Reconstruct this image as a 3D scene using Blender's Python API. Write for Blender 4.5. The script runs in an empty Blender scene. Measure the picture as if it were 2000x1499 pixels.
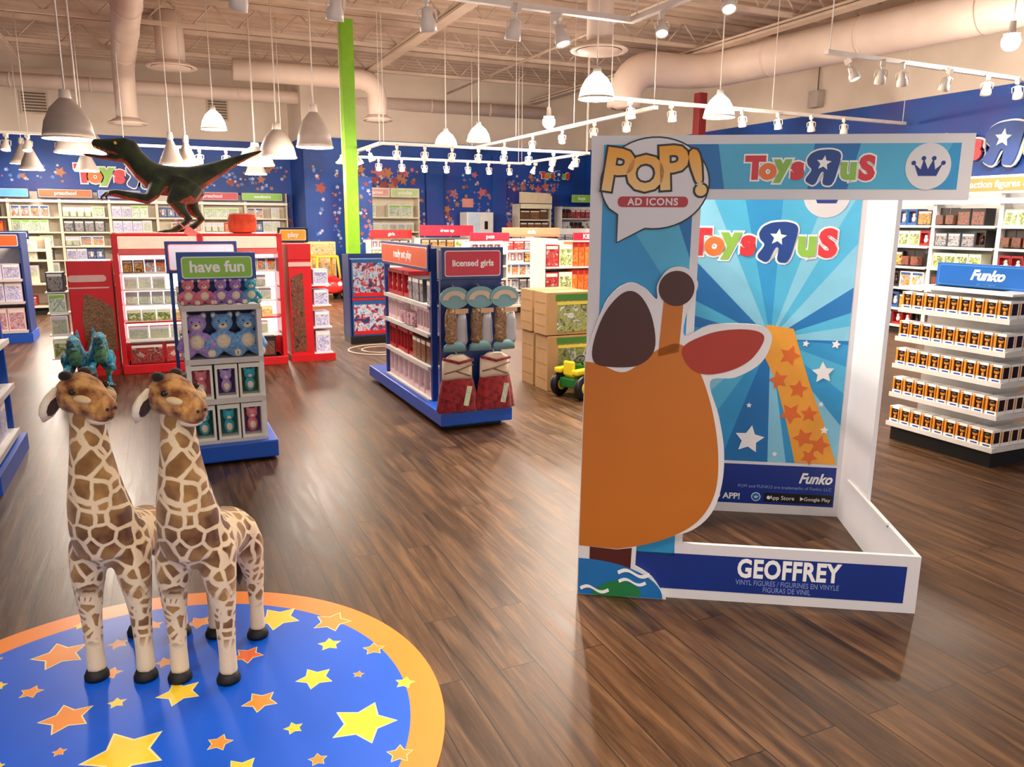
import bpy, bmesh, math, random
from math import sin, cos, pi, radians, atan2
from mathutils import Matrix, Vector, noise
random.seed(7)
S = bpy.context.scene
COL = S.collection

# ------------------------------------------------------------------ camera
CAM_H = 1.65; YAW = radians(24.5); PITCH = 0.2068; ROLL = 0.0067; FPX = 1510.0
_R = Matrix.Rotation(-YAW, 3, 'Z')
_F = Vector((0, cos(PITCH), -sin(PITCH))); _U = Vector((0, sin(PITCH), cos(PITCH))); _X = Vector((1, 0, 0))
_X2 = cos(ROLL) * _X + sin(ROLL) * _U; _U2 = -sin(ROLL) * _X + cos(ROLL) * _U
CF, CX, CU = _R @ _F, _R @ _X2, _R @ _U2
cd = bpy.data.cameras.new('camera'); cam = bpy.data.objects.new('camera', cd); COL.objects.link(cam)
cd.sensor_width = 36; cd.lens = FPX / 2000 * 36; cd.clip_end = 200; cd.clip_start = .05
cm = Matrix((CX, CU, -CF)).transposed().to_4x4(); cm.translation = (0, 0, CAM_H)
cam.matrix_world = cm; S.camera = cam

def ray(px, py): return CF + CX * ((px - 1000) / FPX) - CU * ((py - 749.5) / FPX)
def atZ(px, py, z=0.0):            # where the line of sight of a pixel meets the level z
    d = ray(px, py); t = (z - CAM_H) / d.z; return Vector((t * d.x, t * d.y, z))
def atY(px, py, y):
    d = ray(px, py); t = y / d.y; return Vector((t * d.x, y, CAM_H + t * d.z))
def atX(px, py, x):
    d = ray(px, py); t = x / d.x; return Vector((x, t * d.y, CAM_H + t * d.z))

# ------------------------------------------------------------------ world, exposure
S.view_settings.view_transform = 'Standard'; S.view_settings.look = 'None'
S.view_settings.gamma = 1; S.view_settings.use_curve_mapping = False
S.view_settings.exposure = 0.0
W = bpy.data.worlds.new('world'); S.world = W; W.use_nodes = True
W.node_tree.nodes['Background'].inputs[0].default_value = (1.0, .93, .88, 1)
W.node_tree.nodes['Background'].inputs[1].default_value = 1.3
S.cycles.max_bounces = 8; S.cycles.diffuse_bounces = 4; S.cycles.glossy_bounces = 3
S.cycles.transparent_max_bounces = 6; S.cycles.sample_clamp_indirect = 4.0
S.cycles.use_denoising = True; S.cycles.use_light_tree = True
WARM = (1.0, .86, .72); LK = 4.2                   # lamp colour, common power factor
def lamp(kind, loc, power, size=.1, col=WARM, aim=None, parent=None, spot=100, name='lamp_light'):
    l = bpy.data.lights.new(name, kind); l.energy = power; l.color = col
    if kind == 'AREA': l.size = size
    else: l.shadow_soft_size = size
    if kind == 'SPOT': l.spot_size = radians(spot); l.spot_blend = .6
    o = bpy.data.objects.new(name, l); COL.objects.link(o); o.location = loc
    if aim is not None:
        o.rotation_euler = (Vector(aim) - Vector(loc)).to_track_quat('-Z', 'Y').to_euler()
    return o

# ------------------------------------------------------------------ materials
MATS = {}
def new_mat(name):
    m = bpy.data.materials.new(name); m.use_nodes = True
    return m, m.node_tree, m.node_tree.nodes['Principled BSDF']
def srgb(c):
    if isinstance(c, str):
        c = [int(c[i:i + 2], 16) / 255 for i in (0, 2, 4)]
        c = [x / 12.92 if x <= .04045 else ((x + .055) / 1.055) ** 2.4 for x in c]
    return (c[0], c[1], c[2], 1)
def mat(name, col, rough=.5, metal=0, emit=0, var=0.06, scale=6, spec=.5, coat=0):
    """plain paint or plastic with a slight procedural unevenness"""
    if name in MATS: return MATS[name]
    m, nt, b = new_mat(name); c = srgb(col)
    b.inputs['Roughness'].default_value = rough; b.inputs['Metallic'].default_value = metal
    b.inputs['Specular IOR Level'].default_value = spec; b.inputs['Coat Weight'].default_value = coat
    n = nt.nodes.new('ShaderNodeTexNoise'); n.inputs['Scale'].default_value = scale; n.inputs['Detail'].default_value = 3
    tc = nt.nodes.new('ShaderNodeTexCoord'); nt.links.new(tc.outputs['Object'], n.inputs['Vector'])
    r = nt.nodes.new('ShaderNodeValToRGB'); nt.links.new(n.outputs['Fac'], r.inputs[0])
    r.color_ramp.elements[0].position = .3; r.color_ramp.elements[1].position = .7
    r.color_ramp.elements[0].color = [x * (1 - var) for x in c[:3]] + [1]
    r.color_ramp.elements[1].color = [min(1, x * (1 + var)) for x in c[:3]] + [1]
    nt.links.new(r.outputs[0], b.inputs['Base Color'])
    if emit:
        b.inputs['Emission Color'].default_value = c; b.inputs['Emission Strength'].default_value = emit
    MATS[name] = m; return m
def art(name, cols, scale=14, rough=.35, stretch=(1, 1, 1), detail=2):
    """printed packaging: irregular patches of a few inks, different on every box"""
    if name in MATS: return MATS[name]
    m, nt, b = new_mat(name); L = nt.links.new
    tc = nt.nodes.new('ShaderNodeTexCoord'); oi = nt.nodes.new('ShaderNodeObjectInfo')
    mul = nt.nodes.new('ShaderNodeVectorMath'); mul.operation = 'MULTIPLY'; mul.inputs[1].default_value = stretch
    L(tc.outputs['Object'], mul.inputs[0])
    add = nt.nodes.new('ShaderNodeVectorMath'); add.operation = 'ADD'
    k = nt.nodes.new('ShaderNodeMath'); k.operation = 'MULTIPLY'; k.inputs[1].default_value = 37
    L(oi.outputs['Random'], k.inputs[0]); L(mul.outputs[0], add.inputs[0]); L(k.outputs[0], add.inputs[1])
    n = nt.nodes.new('ShaderNodeTexNoise'); n.inputs['Scale'].default_value = scale * 1.5; n.inputs['Detail'].default_value = 5; n.inputs['Roughness'].default_value = .62
    n.inputs['Distortion'].default_value = .9
    L(add.outputs[0], n.inputs['Vector'])
    r = nt.nodes.new('ShaderNodeValToRGB')
    L(n.outputs['Fac'], r.inputs[0])
    e = r.color_ramp.elements
    while len(e) > 1: e.remove(e[0])
    k_ = len(cols)
    e[0].position = 0; e[0].color = srgb(cols[0])
    for i in range(1, k_):
        x = e.new(.32 + .36 * i / k_); x.color = srgb(cols[i])
    hs = nt.nodes.new('ShaderNodeHueSaturation')
    mr = nt.nodes.new('ShaderNodeMapRange'); L(oi.outputs['Random'], mr.inputs[0])
    mr.inputs[3].default_value = .7; mr.inputs[4].default_value = 1.15
    L(r.outputs[0], hs.inputs['Color']); L(mr.outputs[0], hs.inputs['Value']); L(hs.outputs[0], b.inputs['Base Color'])
    b.inputs['Roughness'].default_value = rough
    MATS[name] = m; return m

# ------------------------------------------------------------------ mesh builder
I4 = Matrix.Identity(4)
def T(x=0, y=0, z=0): return Matrix.Translation((x, y, z))
def RZ(a): return Matrix.Rotation(radians(a), 4, 'Z')
def RX(a): return Matrix.Rotation(radians(a), 4, 'X')
def RY(a): return Matrix.Rotation(radians(a), 4, 'Y')
class MB:
    def __init__(s, M=I4): s.v = []; s.f = []; s.m = []; s.s = []; s.M = M
    def add(s, vs, fs, mi=0, smooth=False):
        o = len(s.v); s.v += [s.M @ Vector(p) for p in vs]
        for f in fs: s.f.append([i + o for i in f]); s.m.append(mi); s.s.append(smooth)
        return s
    def box(s, x0, x1, y0, y1, z0, z1, mi=0, b=0):
        if b:
            bm = bmesh.new(); bmesh.ops.create_cube(bm, size=1)
            for v in bm.verts: v.co = Vector(((x0 + x1) / 2 + v.co.x * (x1 - x0), (y0 + y1) / 2 + v.co.y * (y1 - y0), (z0 + z1) / 2 + v.co.z * (z1 - z0)))
            bmesh.ops.bevel(bm, geom=bm.edges[:], offset=b, segments=2, affect='EDGES', profile=.6)
            bm.verts.index_update()
            s.add([v.co.copy() for v in bm.verts], [[v.index for v in f.verts] for f in bm.faces], mi); bm.free(); return s
        p = [(x0, y0, z0), (x1, y0, z0), (x1, y1, z0), (x0, y1, z0), (x0, y0, z1), (x1, y0, z1), (x1, y1, z1), (x0, y1, z1)]
        return s.add(p, [(0, 3, 2, 1), (4, 5, 6, 7), (0, 1, 5, 4), (1, 2, 6, 5), (2, 3, 7, 6), (3, 0, 4, 7)], mi)
    def prism(s, poly, y0, y1, mi=0):
        """polygon of (x, z) points, front at y0"""
        n = len(poly)
        ar = sum(poly[i][0] * poly[(i + 1) % n][1] - poly[(i + 1) % n][0] * poly[i][1] for i in range(n))
        if ar < 0: poly = poly[::-1]
        vs = [(x, y0, z) for x, z in poly] + [(x, y1, z) for x, z in poly]
        fs = [list(range(n)), list(range(2 * n - 1, n - 1, -1))] + [[(i + 1) % n, i, n + i, n + (i + 1) % n] for i in range(n)]
        return s.add(vs, fs, mi)
    def loft(s, secs, n=16, mi=0, cap=True):
        """secs: (center, axis_u, axis_v) ring vectors"""
        vs = []; fs = []
        for c, u, v in secs:
            for i in range(n):
                a = 2 * pi * i / n; vs.append(Vector(c) + Vector(u) * cos(a) + Vector(v) * sin(a))
        for k in range(len(secs) - 1):
            for i in range(n):
                j = (i + 1) % n; fs.append([k * n + i, k * n + j, (k + 1) * n + j, (k + 1) * n + i])
        if cap: fs += [list(range(n))[::-1], [(len(secs) - 1) * n + i for i in range(n)]]
        return s.add(vs, fs, mi, True)
    def tube(s, pts, r, n=12, mi=0, flat=None):
        """round tube through pts; r a number or a list; flat=(axis, factor) squashes the rings"""
        pts = [Vector(p) for p in pts]; rs = r if isinstance(r, (list, tuple)) else [r] * len(pts)
        secs = []; ref = Vector((0, 0, 1)); pu = None
        for i, p in enumerate(pts):
            d = (pts[min(i + 1, len(pts) - 1)] - pts[max(i - 1, 0)]).normalized()
            if pu is None:
                u = d.cross(ref) if abs(d.z) < .95 else d.cross(Vector((0, 1, 0)))
            else: u = pu - d * pu.dot(d)
            u.normalize(); v = d.cross(u).normalized(); pu = u
            secs.append((p, u * rs[i], v * rs[i]))
        return s.loft(secs, n, mi)
    def ball(s, c, r, n=12, mi=0):
        rx, ry, rz = (r, r, r) if not isinstance(r, (tuple, list)) else r
        vs = [(c[0], c[1], c[2] - rz)]; k = n // 2; fs = []
        for i in range(1, k):
            a = -pi / 2 + pi * i / k
            for j in range(n): b = 2 * pi * j / n; vs.append((c[0] + rx * cos(a) * cos(b), c[1] + ry * cos(a) * sin(b), c[2] + rz * sin(a)))
        vs.append((c[0], c[1], c[2] + rz)); e = len(vs) - 1
        for j in range(n):
            fs.append([0, 1 + (j + 1) % n, 1 + j]); fs.append([e, e - n + j, e - n + (j + 1) % n])
            for i in range(k - 2): o = 1 + i * n; fs.append([o + j, o + (j + 1) % n, o + n + (j + 1) % n, o + n + j])
        return s.add(vs, fs, mi, True)
    def lathe(s, prof, n=24, c=(0, 0, 0), mi=0):
        """prof: (radius, z)"""
        secs = [((c[0], c[1], c[2] + z), (max(r, 1e-4), 0, 0), (0, max(r, 1e-4), 0)) for r, z in prof]
        return s.loft(secs, n, mi, cap=False)
    def mesh(s, name):
        me = bpy.data.meshes.new(name); me.from_pydata([tuple(v) for v in s.v], [], s.f)
        for p, mi, sm in zip(me.polygons, s.m, s.s): p.material_index = mi; p.use_smooth = sm
        me.update(); return me
    def build(s, name, mats, parent=None):
        me = s.mesh(name)
        for m in (mats if isinstance(mats, (list, tuple)) else [mats]): me.materials.append(m)
        return link(name, me, parent)
def link(name, me, parent=None):
    o = bpy.data.objects.new(name, me); COL.objects.link(o)
    if parent is not None: o.parent = parent
    return o
def fuse(mb, name, mats, parent=None, voxel=.01, smooth=6, fn=None, factor=.6):
    """one continuous surface out of overlapping lofts"""
    me = mb.mesh(name); o = link(name, me)
    r = o.modifiers.new('r', 'REMESH'); r.mode = 'VOXEL'; r.voxel_size = voxel; r.use_smooth_shade = True
    if smooth: q = o.modifiers.new('s', 'SMOOTH'); q.iterations = smooth; q.factor = factor
    dg = bpy.context.evaluated_depsgraph_get(); me2 = bpy.data.meshes.new_from_object(o.evaluated_get(dg))
    bpy.data.objects.remove(o); me2.materials.clear(); me2.name = name
    for m in (mats if isinstance(mats, (list, tuple)) else [mats]): me2.materials.append(m)
    if fn:
        for p in me2.polygons: p.material_index = fn(p)
    return link(name, me2, parent)
def tag(o, label=None, cat=None, group=None, kind=None):
    for k, v in (('label', label), ('category', cat), ('group', group), ('kind', kind)):
        if v: o[k] = v
    return o
def thing(name, M, label, cat, group=None):
    o = bpy.data.objects.new(name, None); COL.objects.link(o); o.empty_display_size = .1
    o.matrix_world = M; return tag(o, label, cat, group)
def kids(o): return [c for c in KID.get(o.name, [])]
KID = {}
def copy_tree(o, M=None, label=None, group=None, parent=None, cat=None):
    c = o.copy(); COL.objects.link(c)
    if parent is not None: c.parent = parent
    if M is not None: c.matrix_world = M
    if label: c['label'] = label
    if group: c['group'] = group
    for ch in list(o.children): copy_tree(ch, parent=c)
    return c
def text_mesh(body, size=1, offset=0, extrude=.001, space=1, shear=0, align='CENTER', ay='CENTER'):
    cu = bpy.data.curves.new('t', 'FONT'); cu.body = body; cu.size = size; cu.offset = offset; cu.extrude = extrude
    cu.space_character = space; cu.shear = shear; cu.align_x = align; cu.align_y = ay; cu.resolution_u = 3
    o = bpy.data.objects.new('t', cu); COL.objects.link(o)
    dg = bpy.context.evaluated_depsgraph_get(); me = bpy.data.meshes.new_from_object(o.evaluated_get(dg))
    bpy.data.objects.remove(o); bpy.data.curves.remove(cu); return me
def lettering(name, body, M, size, m, parent, offset=0, extrude=.001, space=1, shear=0, sx=1, align='CENTER', ay='CENTER'):
    """text standing in the x-z plane, read from -y"""
    me = text_mesh(body, size, offset, extrude, space, shear, align, ay)
    me.transform(M @ RX(90) @ Matrix.Diagonal((sx, 1, 1, 1))); me.materials.append(m)
    if sx < 0: me.flip_normals()
    me.name = name; return link(name, me, parent)
def star_poly(x, z, r, rot=0, k=.5, n=5):
    return [(x + (r if i % 2 == 0 else r * k) * sin(rot + pi * i / n), z + (r if i % 2 == 0 else r * k) * cos(rot + pi * i / n)) for i in range(2 * n)]
def circ(x, z, rx, rz=None, n=40):
    rz = rz or rx; return [(x + rx * cos(2 * pi * i / n), z + rz * sin(2 * pi * i / n)) for i in range(n)]
def rrect(x0, x1, z0, z1, r, n=5):
    p = []
    for cx, cz, a in ((x1 - r, z1 - r, 0), (x0 + r, z1 - r, 90), (x0 + r, z0 + r, 180), (x1 - r, z0 + r, 270)):
        for i in range(n + 1): t = radians(a + 90 * i / n); p.append((cx + r * cos(t), cz + r * sin(t)))
    return p
def clip(poly, x0, x1, z0, z1):
    def cut(P, f, g):
        out = []
        for i in range(len(P)):
            a, b = P[i - 1], P[i]; fa, fb = f(a), f(b)
            if (fa >= 0) != (fb >= 0): t = fa / (fa - fb); out.append((a[0] + t * (b[0] - a[0]), a[1] + t * (b[1] - a[1])))
            if fb >= 0: out.append(b)
        return out
    for f in (lambda p: p[0] - x0, lambda p: x1 - p[0], lambda p: p[1] - z0, lambda p: z1 - p[1]):
        poly = cut(poly, f, None)
        if not poly: return []
    return poly
def spline(pts, n=8, closed=True):
    """Catmull-Rom through 2-D points"""
    out = []; k = len(pts)
    for i in range(k if closed else k - 1):
        p = [pts[(i + j - 1) % k] if closed else pts[min(max(i + j - 1, 0), k - 1)] for j in range(4)]
        for q in range(n):
            t = q / n
            out.append(tuple(.5 * (2 * p[1][d] + (p[2][d] - p[0][d]) * t + (2 * p[0][d] - 5 * p[1][d] + 4 * p[2][d] - p[3][d]) * t * t + (3 * p[1][d] - p[0][d] - 3 * p[2][d] + p[3][d]) * t ** 3) for d in (0, 1)))
    if not closed: out.append(pts[-1])
    return out
def grow(poly, d):
    """offset a polygon outward by d"""
    n = len(poly); ar = sum(poly[i][0] * poly[(i + 1) % n][1] - poly[(i + 1) % n][0] * poly[i][1] for i in range(n))
    sg = 1 if ar > 0 else -1; out = []
    for i in range(n):
        a, b = poly[i - 1], poly[(i + 1) % n]; tx, tz = b[0] - a[0], b[1] - a[1]; l = math.hypot(tx, tz) or 1
        out.append((poly[i][0] + sg * tz / l * d, poly[i][1] - sg * tx / l * d))
    return out

white = mat('white_enamel', 'e9e6e2', .4); board = mat('white_foam_board', 'e4e2e6', .55, var=.02)
blue = mat('blue_enamel', '1450b8', .35); navy = mat('navy_frame', '10306e', .4); red = mat('red_enamel', 'c8141c', .35)
black = mat('black_plastic', '0c0c0e', .4); kick = mat('black_kick_plate', '0a0908', .5); steel = mat('brushed_steel', 'b8b6b2', .35, .8)
cream = mat('cream_enamel', 'e8dcc4', .45); green = mat('sign_green', '8cc63f', .4); orange = mat('sign_orange', 'e8622c', .4)
crimson = mat('sign_crimson', 'c8203c', .4); wtext = mat('white_lettering', 'ffffff', .5, var=0); inkblue = mat('ink_blue', '0b2f86', .4)
card = mat('brown_cardboard', 'b18a5c', .8, var=.1, scale=3); dark = mat('dark_gap', '1a120c', .9)
price = mat('price_strip', 'cfcac4', .5)
# ================================================================== the building
XL, XR, YN, YB, YM, CEIL, WT = -9.0, 10.9, -4.0, 21.0, 19.2, 5.2, 3.55

def floor_mat():
    m, nt, b = new_mat('dark_wood_planks'); L = nt.links.new; N = nt.nodes.new
    tc = N('ShaderNodeTexCoord'); mp = N('ShaderNodeMapping'); mp.inputs['Rotation'].default_value = (0, 0, radians(90))
    L(tc.outputs['Object'], mp.inputs[0])
    br = N('ShaderNodeTexBrick'); br.offset = .37; br.inputs['Scale'].default_value = 1
    br.inputs['Brick Width'].default_value = 1.2; br.inputs['Row Height'].default_value = .15
    br.inputs['Mortar Size'].default_value = .0022; br.inputs['Mortar Smooth'].default_value = .3; br.inputs['Bias'].default_value = 0
    br.inputs['Color1'].default_value = (.0, 0, 0, 1); br.inputs['Color2'].default_value = (1, 1, 1, 1); br.inputs['Mortar'].default_value = (.5, .5, .5, 1)
    L(mp.outputs[0], br.inputs['Vector'])
    st = N('ShaderNodeMapping'); st.inputs['Scale'].default_value = (14, 1.1, 1); L(tc.outputs['Object'], st.inputs[0])
    off = N('ShaderNodeVectorMath'); off.operation = 'ADD'; L(st.outputs[0], off.inputs[0]); 
    sc = N('ShaderNodeVectorMath'); sc.operation = 'SCALE'; sc.inputs['Scale'].default_value = 11; L(br.outputs['Color'], sc.inputs[0]); L(sc.outputs[0], off.inputs[1])
    g = N('ShaderNodeTexNoise'); g.inputs['Scale'].default_value = 1.6; g.inputs['Detail'].default_value = 8; g.inputs['Roughness'].default_value = .65; g.inputs['Distortion'].default_value = .5
    L(off.outputs[0], g.inputs['Vector'])
    r = N('ShaderNodeValToRGB'); L(g.outputs['Fac'], r.inputs[0]); e = r.color_ramp.elements
    e[0].position = .3; e[0].color = srgb('281a0f'); e[1].position = .72; e[1].color = srgb('765638')
    x = e.new(.5); x.color = srgb('523924')
    mx = N('ShaderNodeMix'); mx.data_type = 'RGBA'; mx.blend_type = 'MULTIPLY'; mx.inputs[0].default_value = .55
    L(r.outputs[0], mx.inputs[6]); r2 = N('ShaderNodeValToRGB'); L(br.outputs['Color'], r2.inputs[0])
    r2.color_ramp.elements[0].color = (.42, .4, .38, 1); r2.color_ramp.elements[1].color = (1.05, 1, .95, 1); L(r2.outputs[0], mx.inputs[7])
    mo = N('ShaderNodeMix'); mo.data_type = 'RGBA'; L(br.outputs['Fac'], mo.inputs[0]); L(mx.outputs[2], mo.inputs[6]); mo.inputs[7].default_value = srgb('140b06')
    L(mo.outputs[2], b.inputs['Base Color'])
    rr = N('ShaderNodeMapRange'); L(g.outputs['Fac'], rr.inputs[0]); rr.inputs[3].default_value = .24; rr.inputs[4].default_value = .5; b.inputs['Specular IOR Level'].default_value = .4
    L(rr.outputs[0], b.inputs['Roughness'])
    bp = N('ShaderNodeBump'); bp.inputs['Strength'].default_value = .25; bp.inputs['Distance'].default_value = .004
    L(g.outputs['Fac'], bp.inputs['Height']); L(bp.outputs[0], b.inputs['Normal'])
    return m
def wall_blue():
    m, nt, b = new_mat('galaxy_blue_wall'); L = nt.links.new; N = nt.nodes.new
    tc = N('ShaderNodeTexCoord'); n = N('ShaderNodeTexNoise'); n.inputs['Scale'].default_value = .8; n.inputs['Detail'].default_value = 4
    L(tc.outputs['Object'], n.inputs['Vector'])
    r = N('ShaderNodeValToRGB'); L(n.outputs['Fac'], r.inputs[0]); e = r.color_ramp.elements
    e[0].position = .35; e[0].color = srgb('06377f'); e[1].position = .7; e[1].color = srgb('35409a'); x = e.new(.52); x.color = srgb('0c4aa2')
    v = N('ShaderNodeTexVoronoi'); v.inputs['Scale'].default_value = 9; L(tc.outputs['Object'], v.inputs['Vector'])
    c = N('ShaderNodeMath'); c.operation = 'LESS_THAN'; c.inputs[1].default_value = .09; L(v.outputs['Distance'], c.inputs[0])
    mx = N('ShaderNodeMix'); mx.data_type = 'RGBA'; sc = N('ShaderNodeMath'); sc.operation = 'MULTIPLY'; sc.inputs[1].default_value = .35
    L(c.outputs[0], sc.inputs[0]); L(sc.outputs[0], mx.inputs[0]); L(r.outputs[0], mx.inputs[6]); mx.inputs[7].default_value = srgb('6f7fd0')
    L(mx.outputs[2], b.inputs['Base Color']); b.inputs['Roughness'].default_value = .5
    return m
fm = floor_mat(); wb = wall_blue()
upper = mat('beige_upper_wall', 'e2d2c0', .8, var=.08, scale=1.2); deck = mat('beige_roof_deck', 'd8c2ae', .8, var=.14, scale=.9)
joistm = mat('beige_painted_steel', 'd2bca8', .6, var=.12, scale=2); ductm = mat('beige_painted_duct', 'e6d0c0', .5, var=.07, scale=2)
vent = mat('vent_grey', '6e6252', .6); trackm = mat('white_track', 'f0e6dc', .4); shade = mat('grey_lamp_shade', 'b7aaa0', .5)
glow = mat('lit_lamp', 'fff2dc', .5, emit=14, var=0); glow2 = mat('lit_spot_lens', 'fff4e4', .5, emit=9, var=0); gbell = mat('lit_glass_bell', 'ffeed2', .4, emit=5, var=0)

def structure(name, mb, m): o = mb.build(name, m); o['kind'] = 'structure'; return o
structure('floor', MB().box(XL, XR + .2, YN, YB + .2, -.1, 0), fm)
w1 = structure('wall_back', MB().box(XL, 3.3, YB, YB + .15, 0, WT).box(XL, 3.3, YB + .03, YB + .15, WT, CEIL, 1).box(3.3, 4.2, YM - .15, YB + .15, 0, WT).box(3.3, 4.2, YM - .1, YB + .15, WT, CEIL, 1), [wb, upper])
w2 = structure('wall_middle', MB().box(4.2, XR + .15, YM, YM + .15, 0, WT).box(4.2, XR + .15, YM + .03, YM + .15, WT, CEIL, 1), [wb, upper])
w3 = structure('wall_right', MB().box(XR, XR + .15, YN, YM, 0, WT).box(XR + .03, XR + .15, YN, YM, WT, CEIL, 1), [wb, upper])
structure('wall_left', MB().box(XL - .15, XL, YN, YB + .15, 0, WT).box(XL - .15, XL - .03, YN, YB + .15, WT, CEIL, 1), [wb, upper])
# vertical ledges that break up the middle wall
for i, (a, b_) in enumerate(((6.3, 6.75), (8.1, 8.5))):
    structure('trim_%d' % (i + 1), MB().box(a, b_, YM - .12, YM - .001, 0, 3.3), wb)
mbc = MB(); y = YN
while y < YB + .15:                       # corrugated deck, ridges along x
    mbc.box(XL, XR + .15, y, y + .16, CEIL, CEIL + .06); mbc.box(XL, XR + .15, y + .16, y + .32, CEIL + .05, CEIL + .1); y += .32
structure('ceiling', mbc, deck)

def joist(y):
    mb = MB(); mb.box(XL, XR, y - .05, y + .05, 5.1, 5.19).box(XL, XR, y - .04, y + .04, 4.72, 4.78)
    x = XL + .02; up = True
    while x < XR - .35:
        mb.tube([(x, y, 4.76 if up else 5.12), (x + .35, y, 5.12 if up else 4.76)], .014, 5); x += .35; up = not up
    return mb
for y in (0.2, 2.6, 5.0, 7.4, 9.8, 12.2, 14.6, 17.0):
    tag(joist(y).build('roof_joist', joistm), 'beige open-web steel roof joist spanning below the deck', 'joist', 'roof joists')
for x, lb in ((-2.2, 'beige steel roof girder above the left aisles'), (4.3, 'beige steel roof girder crossing the middle of the ceiling'), (9.2, 'beige steel roof girder nearest the right wall')):
    tag(MB().box(x - .1, x + .1, YN, YM - .2, 4.62, 4.66).box(x - .02, x + .02, YN, YM - .2, 4.66, 4.71).box(x - .1, x + .1, YN, YM - .2, 4.68, 4.715).build('roof_girder', joistm), lb, 'girder')

def elbow(a, b, r, k=8):                   # quarter bend between two points given a corner between them
    return None
def duct(name, pts, r, label, cat='duct', bend=.35):
    P = [Vector(p) for p in pts]; out = [P[0]]
    for i in range(1, len(P) - 1):
        a, b, c = P[i - 1], P[i], P[i + 1]; u = (a - b).normalized(); v = (c - b).normalized()
        for k in range(9): t = k / 8; out.append((b + u * bend) * (1 - t) ** 2 + b * 2 * t * (1 - t) + (b + v * bend) * t * t)
    out.append(P[-1]); mb = MB().tube(out, r, 20)
    # seam collars
    for a, b in zip(P[:-1], P[1:]):
        n = int((b - a).length / 1.5)
        for k in range(1, n): c = a.lerp(b, k / n); d = (b - a).normalized() * .02; mb.tube([c - d, c + d], r + .012, 20)
    return tag(mb.build(name, ductm), label, cat)
def diffuser(px, py, z, r, label, drop):
    c = atZ(px, py, z); M = T(*c)
    t = thing('round_diffuser', M, label, 'air diffuser')
    MB().lathe([(r * .3, .1), (r * .55, .09), (r, .0), (r * 1.02, -.015), (r * .98, -.03), (r * .8, -.012)], 32).build('flared_ring', ductm, t)
    MB().lathe([(r * .78, -.02), (r * .7, -.05), (.01, -.06)], 32).build('inner_cone', ductm, t)
    MB().lathe([(r * .79, -.015), (r * .79, .02), (.01, .03)], 32).build('dark_slot', vent, t)
    return c
c = diffuser(335, 130, 4.3, .42, 'round white air diffuser at the foot of the wide grey vertical duct', 1)
duct('vertical_duct', [(c.x, c.y, 5.19), (c.x, c.y, 4.37)], .24, 'wide vertical duct dropping to a round diffuser at upper left')
c = diffuser(1170, 97, 3.9, .38, 'round white air diffuser below the vertical duct near the front track corner', 1)
duct('vertical_duct', [(c.x, c.y, 5.19), (c.x, c.y, 3.97)], .17, 'vertical duct dropping to the diffuser above the speech bubble box')
c = diffuser(738, 233, 3.7, .32, 'small round diffuser under the bent duct right of the green post', 1)
a = atZ(400, 100, 4.45)
duct('bent_duct', [(1.6, c.y, 4.45), (c.x, c.y, 4.45), (c.x, c.y, 3.77)], .2, 'beige duct running right then bending down behind the green post', bend=.4)
c = diffuser(250, 240, 3.5, .36, 'brownish round diffuser seen past the slanting duct at far left', 1)
duct('slanting_duct', [(c.x + .4, 7.2, 4.5), (c.x, c.y, 4.5), (c.x, c.y, 3.57)], .2, 'pinkish duct running away overhead and turning down above the left aisle', bend=.5)
duct('crossing_duct', [(XL + .5, 20.6, 4.55), (9.5, 18.9, 4.4)], .15, 'long thin beige duct crossing above the blue back wall')
duct('large_duct', [(10.5, 2.0, 4.35), (9.4, 12.4, 4.35), (7.8, 12.4, 4.35), (7.8, 12.4, 3.7)], .3, 'large pinkish duct running overhead along the right side and bending down', bend=.7)
c = atZ(1298, 190, 3.7)
def grille(px, py, Y, w, h, label):
    c = atY(px, py, Y); t = thing('air_grille', T(c.x, Y, c.z), label, 'vent')
    MB().box(-w / 2, w / 2, -.03, .0, -h / 2, h / 2).build('frame', joistm, t)
    m = MB()
    for k in range(7): z = -h / 2 + .06 + k * (h - .12) / 6; m.box(-w / 2 + .04, w / 2 - .04, -.045, -.03, z - .018, z + .018)
    m.build('louvres', vent, t)
grille(67, 200, YB + .02, .55, .5, 'square brown wall vent above the blue wall at far left')
grille(425, 215, YB + .02, .5, .5, 'square brown wall vent behind the lit bell pendant')

# sprinkler and conduit pipes along the ceiling
tag(MB().tube([(6.5, YN, 4.57), (6.5, 18.0, 4.57)], .025, 8).build('sprinkler_pipe', joistm), 'thin beige sprinkler pipe running away under the ceiling', 'pipe')
c = atX(1870, 200, XR + .02); c = atX(1600, 195, XR + .02)
t = thing('speaker_box', T(XR - .01, c.y, c.z), 'small beige box with a cable on the upper right wall', 'speaker')
MB().box(-.13, .04, -.11, .11, -.14, .14, b=.015).build('casing', shade, t); MB().tube([(-.02, 0, .14), (-.02, 0, .9)], .012, 6).build('cable', vent, t)

# posts
p = atY(690, 497, 13.0)
t = thing('green_post', T(p.x, 13.0, 0), 'tall lime green square post rising to the ceiling at centre left', 'post')
MB().box(-.1, .1, -.1, .1, .02, 4.74, b=.01).build('post_wrap', mat('lime_green_paint', '7cb518', .4, var=.1), t)
MB().box(-.14, .14, -.14, .14, 0, .12).build('base_plate', black, t)
p = atY(1369, 182, 11.2)
t = thing('red_post', T(p.x, 11.2, 0), 'dark red square post behind the giant toy box', 'post')
MB().box(-.08, .08, -.08, .08, .02, p.z, b=.01).build('post_wrap', mat('dark_red_paint', '7a0a10', .4), t)
MB().box(-.12, .12, -.12, .12, 0, .12).build('base_plate', black, t)

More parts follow.
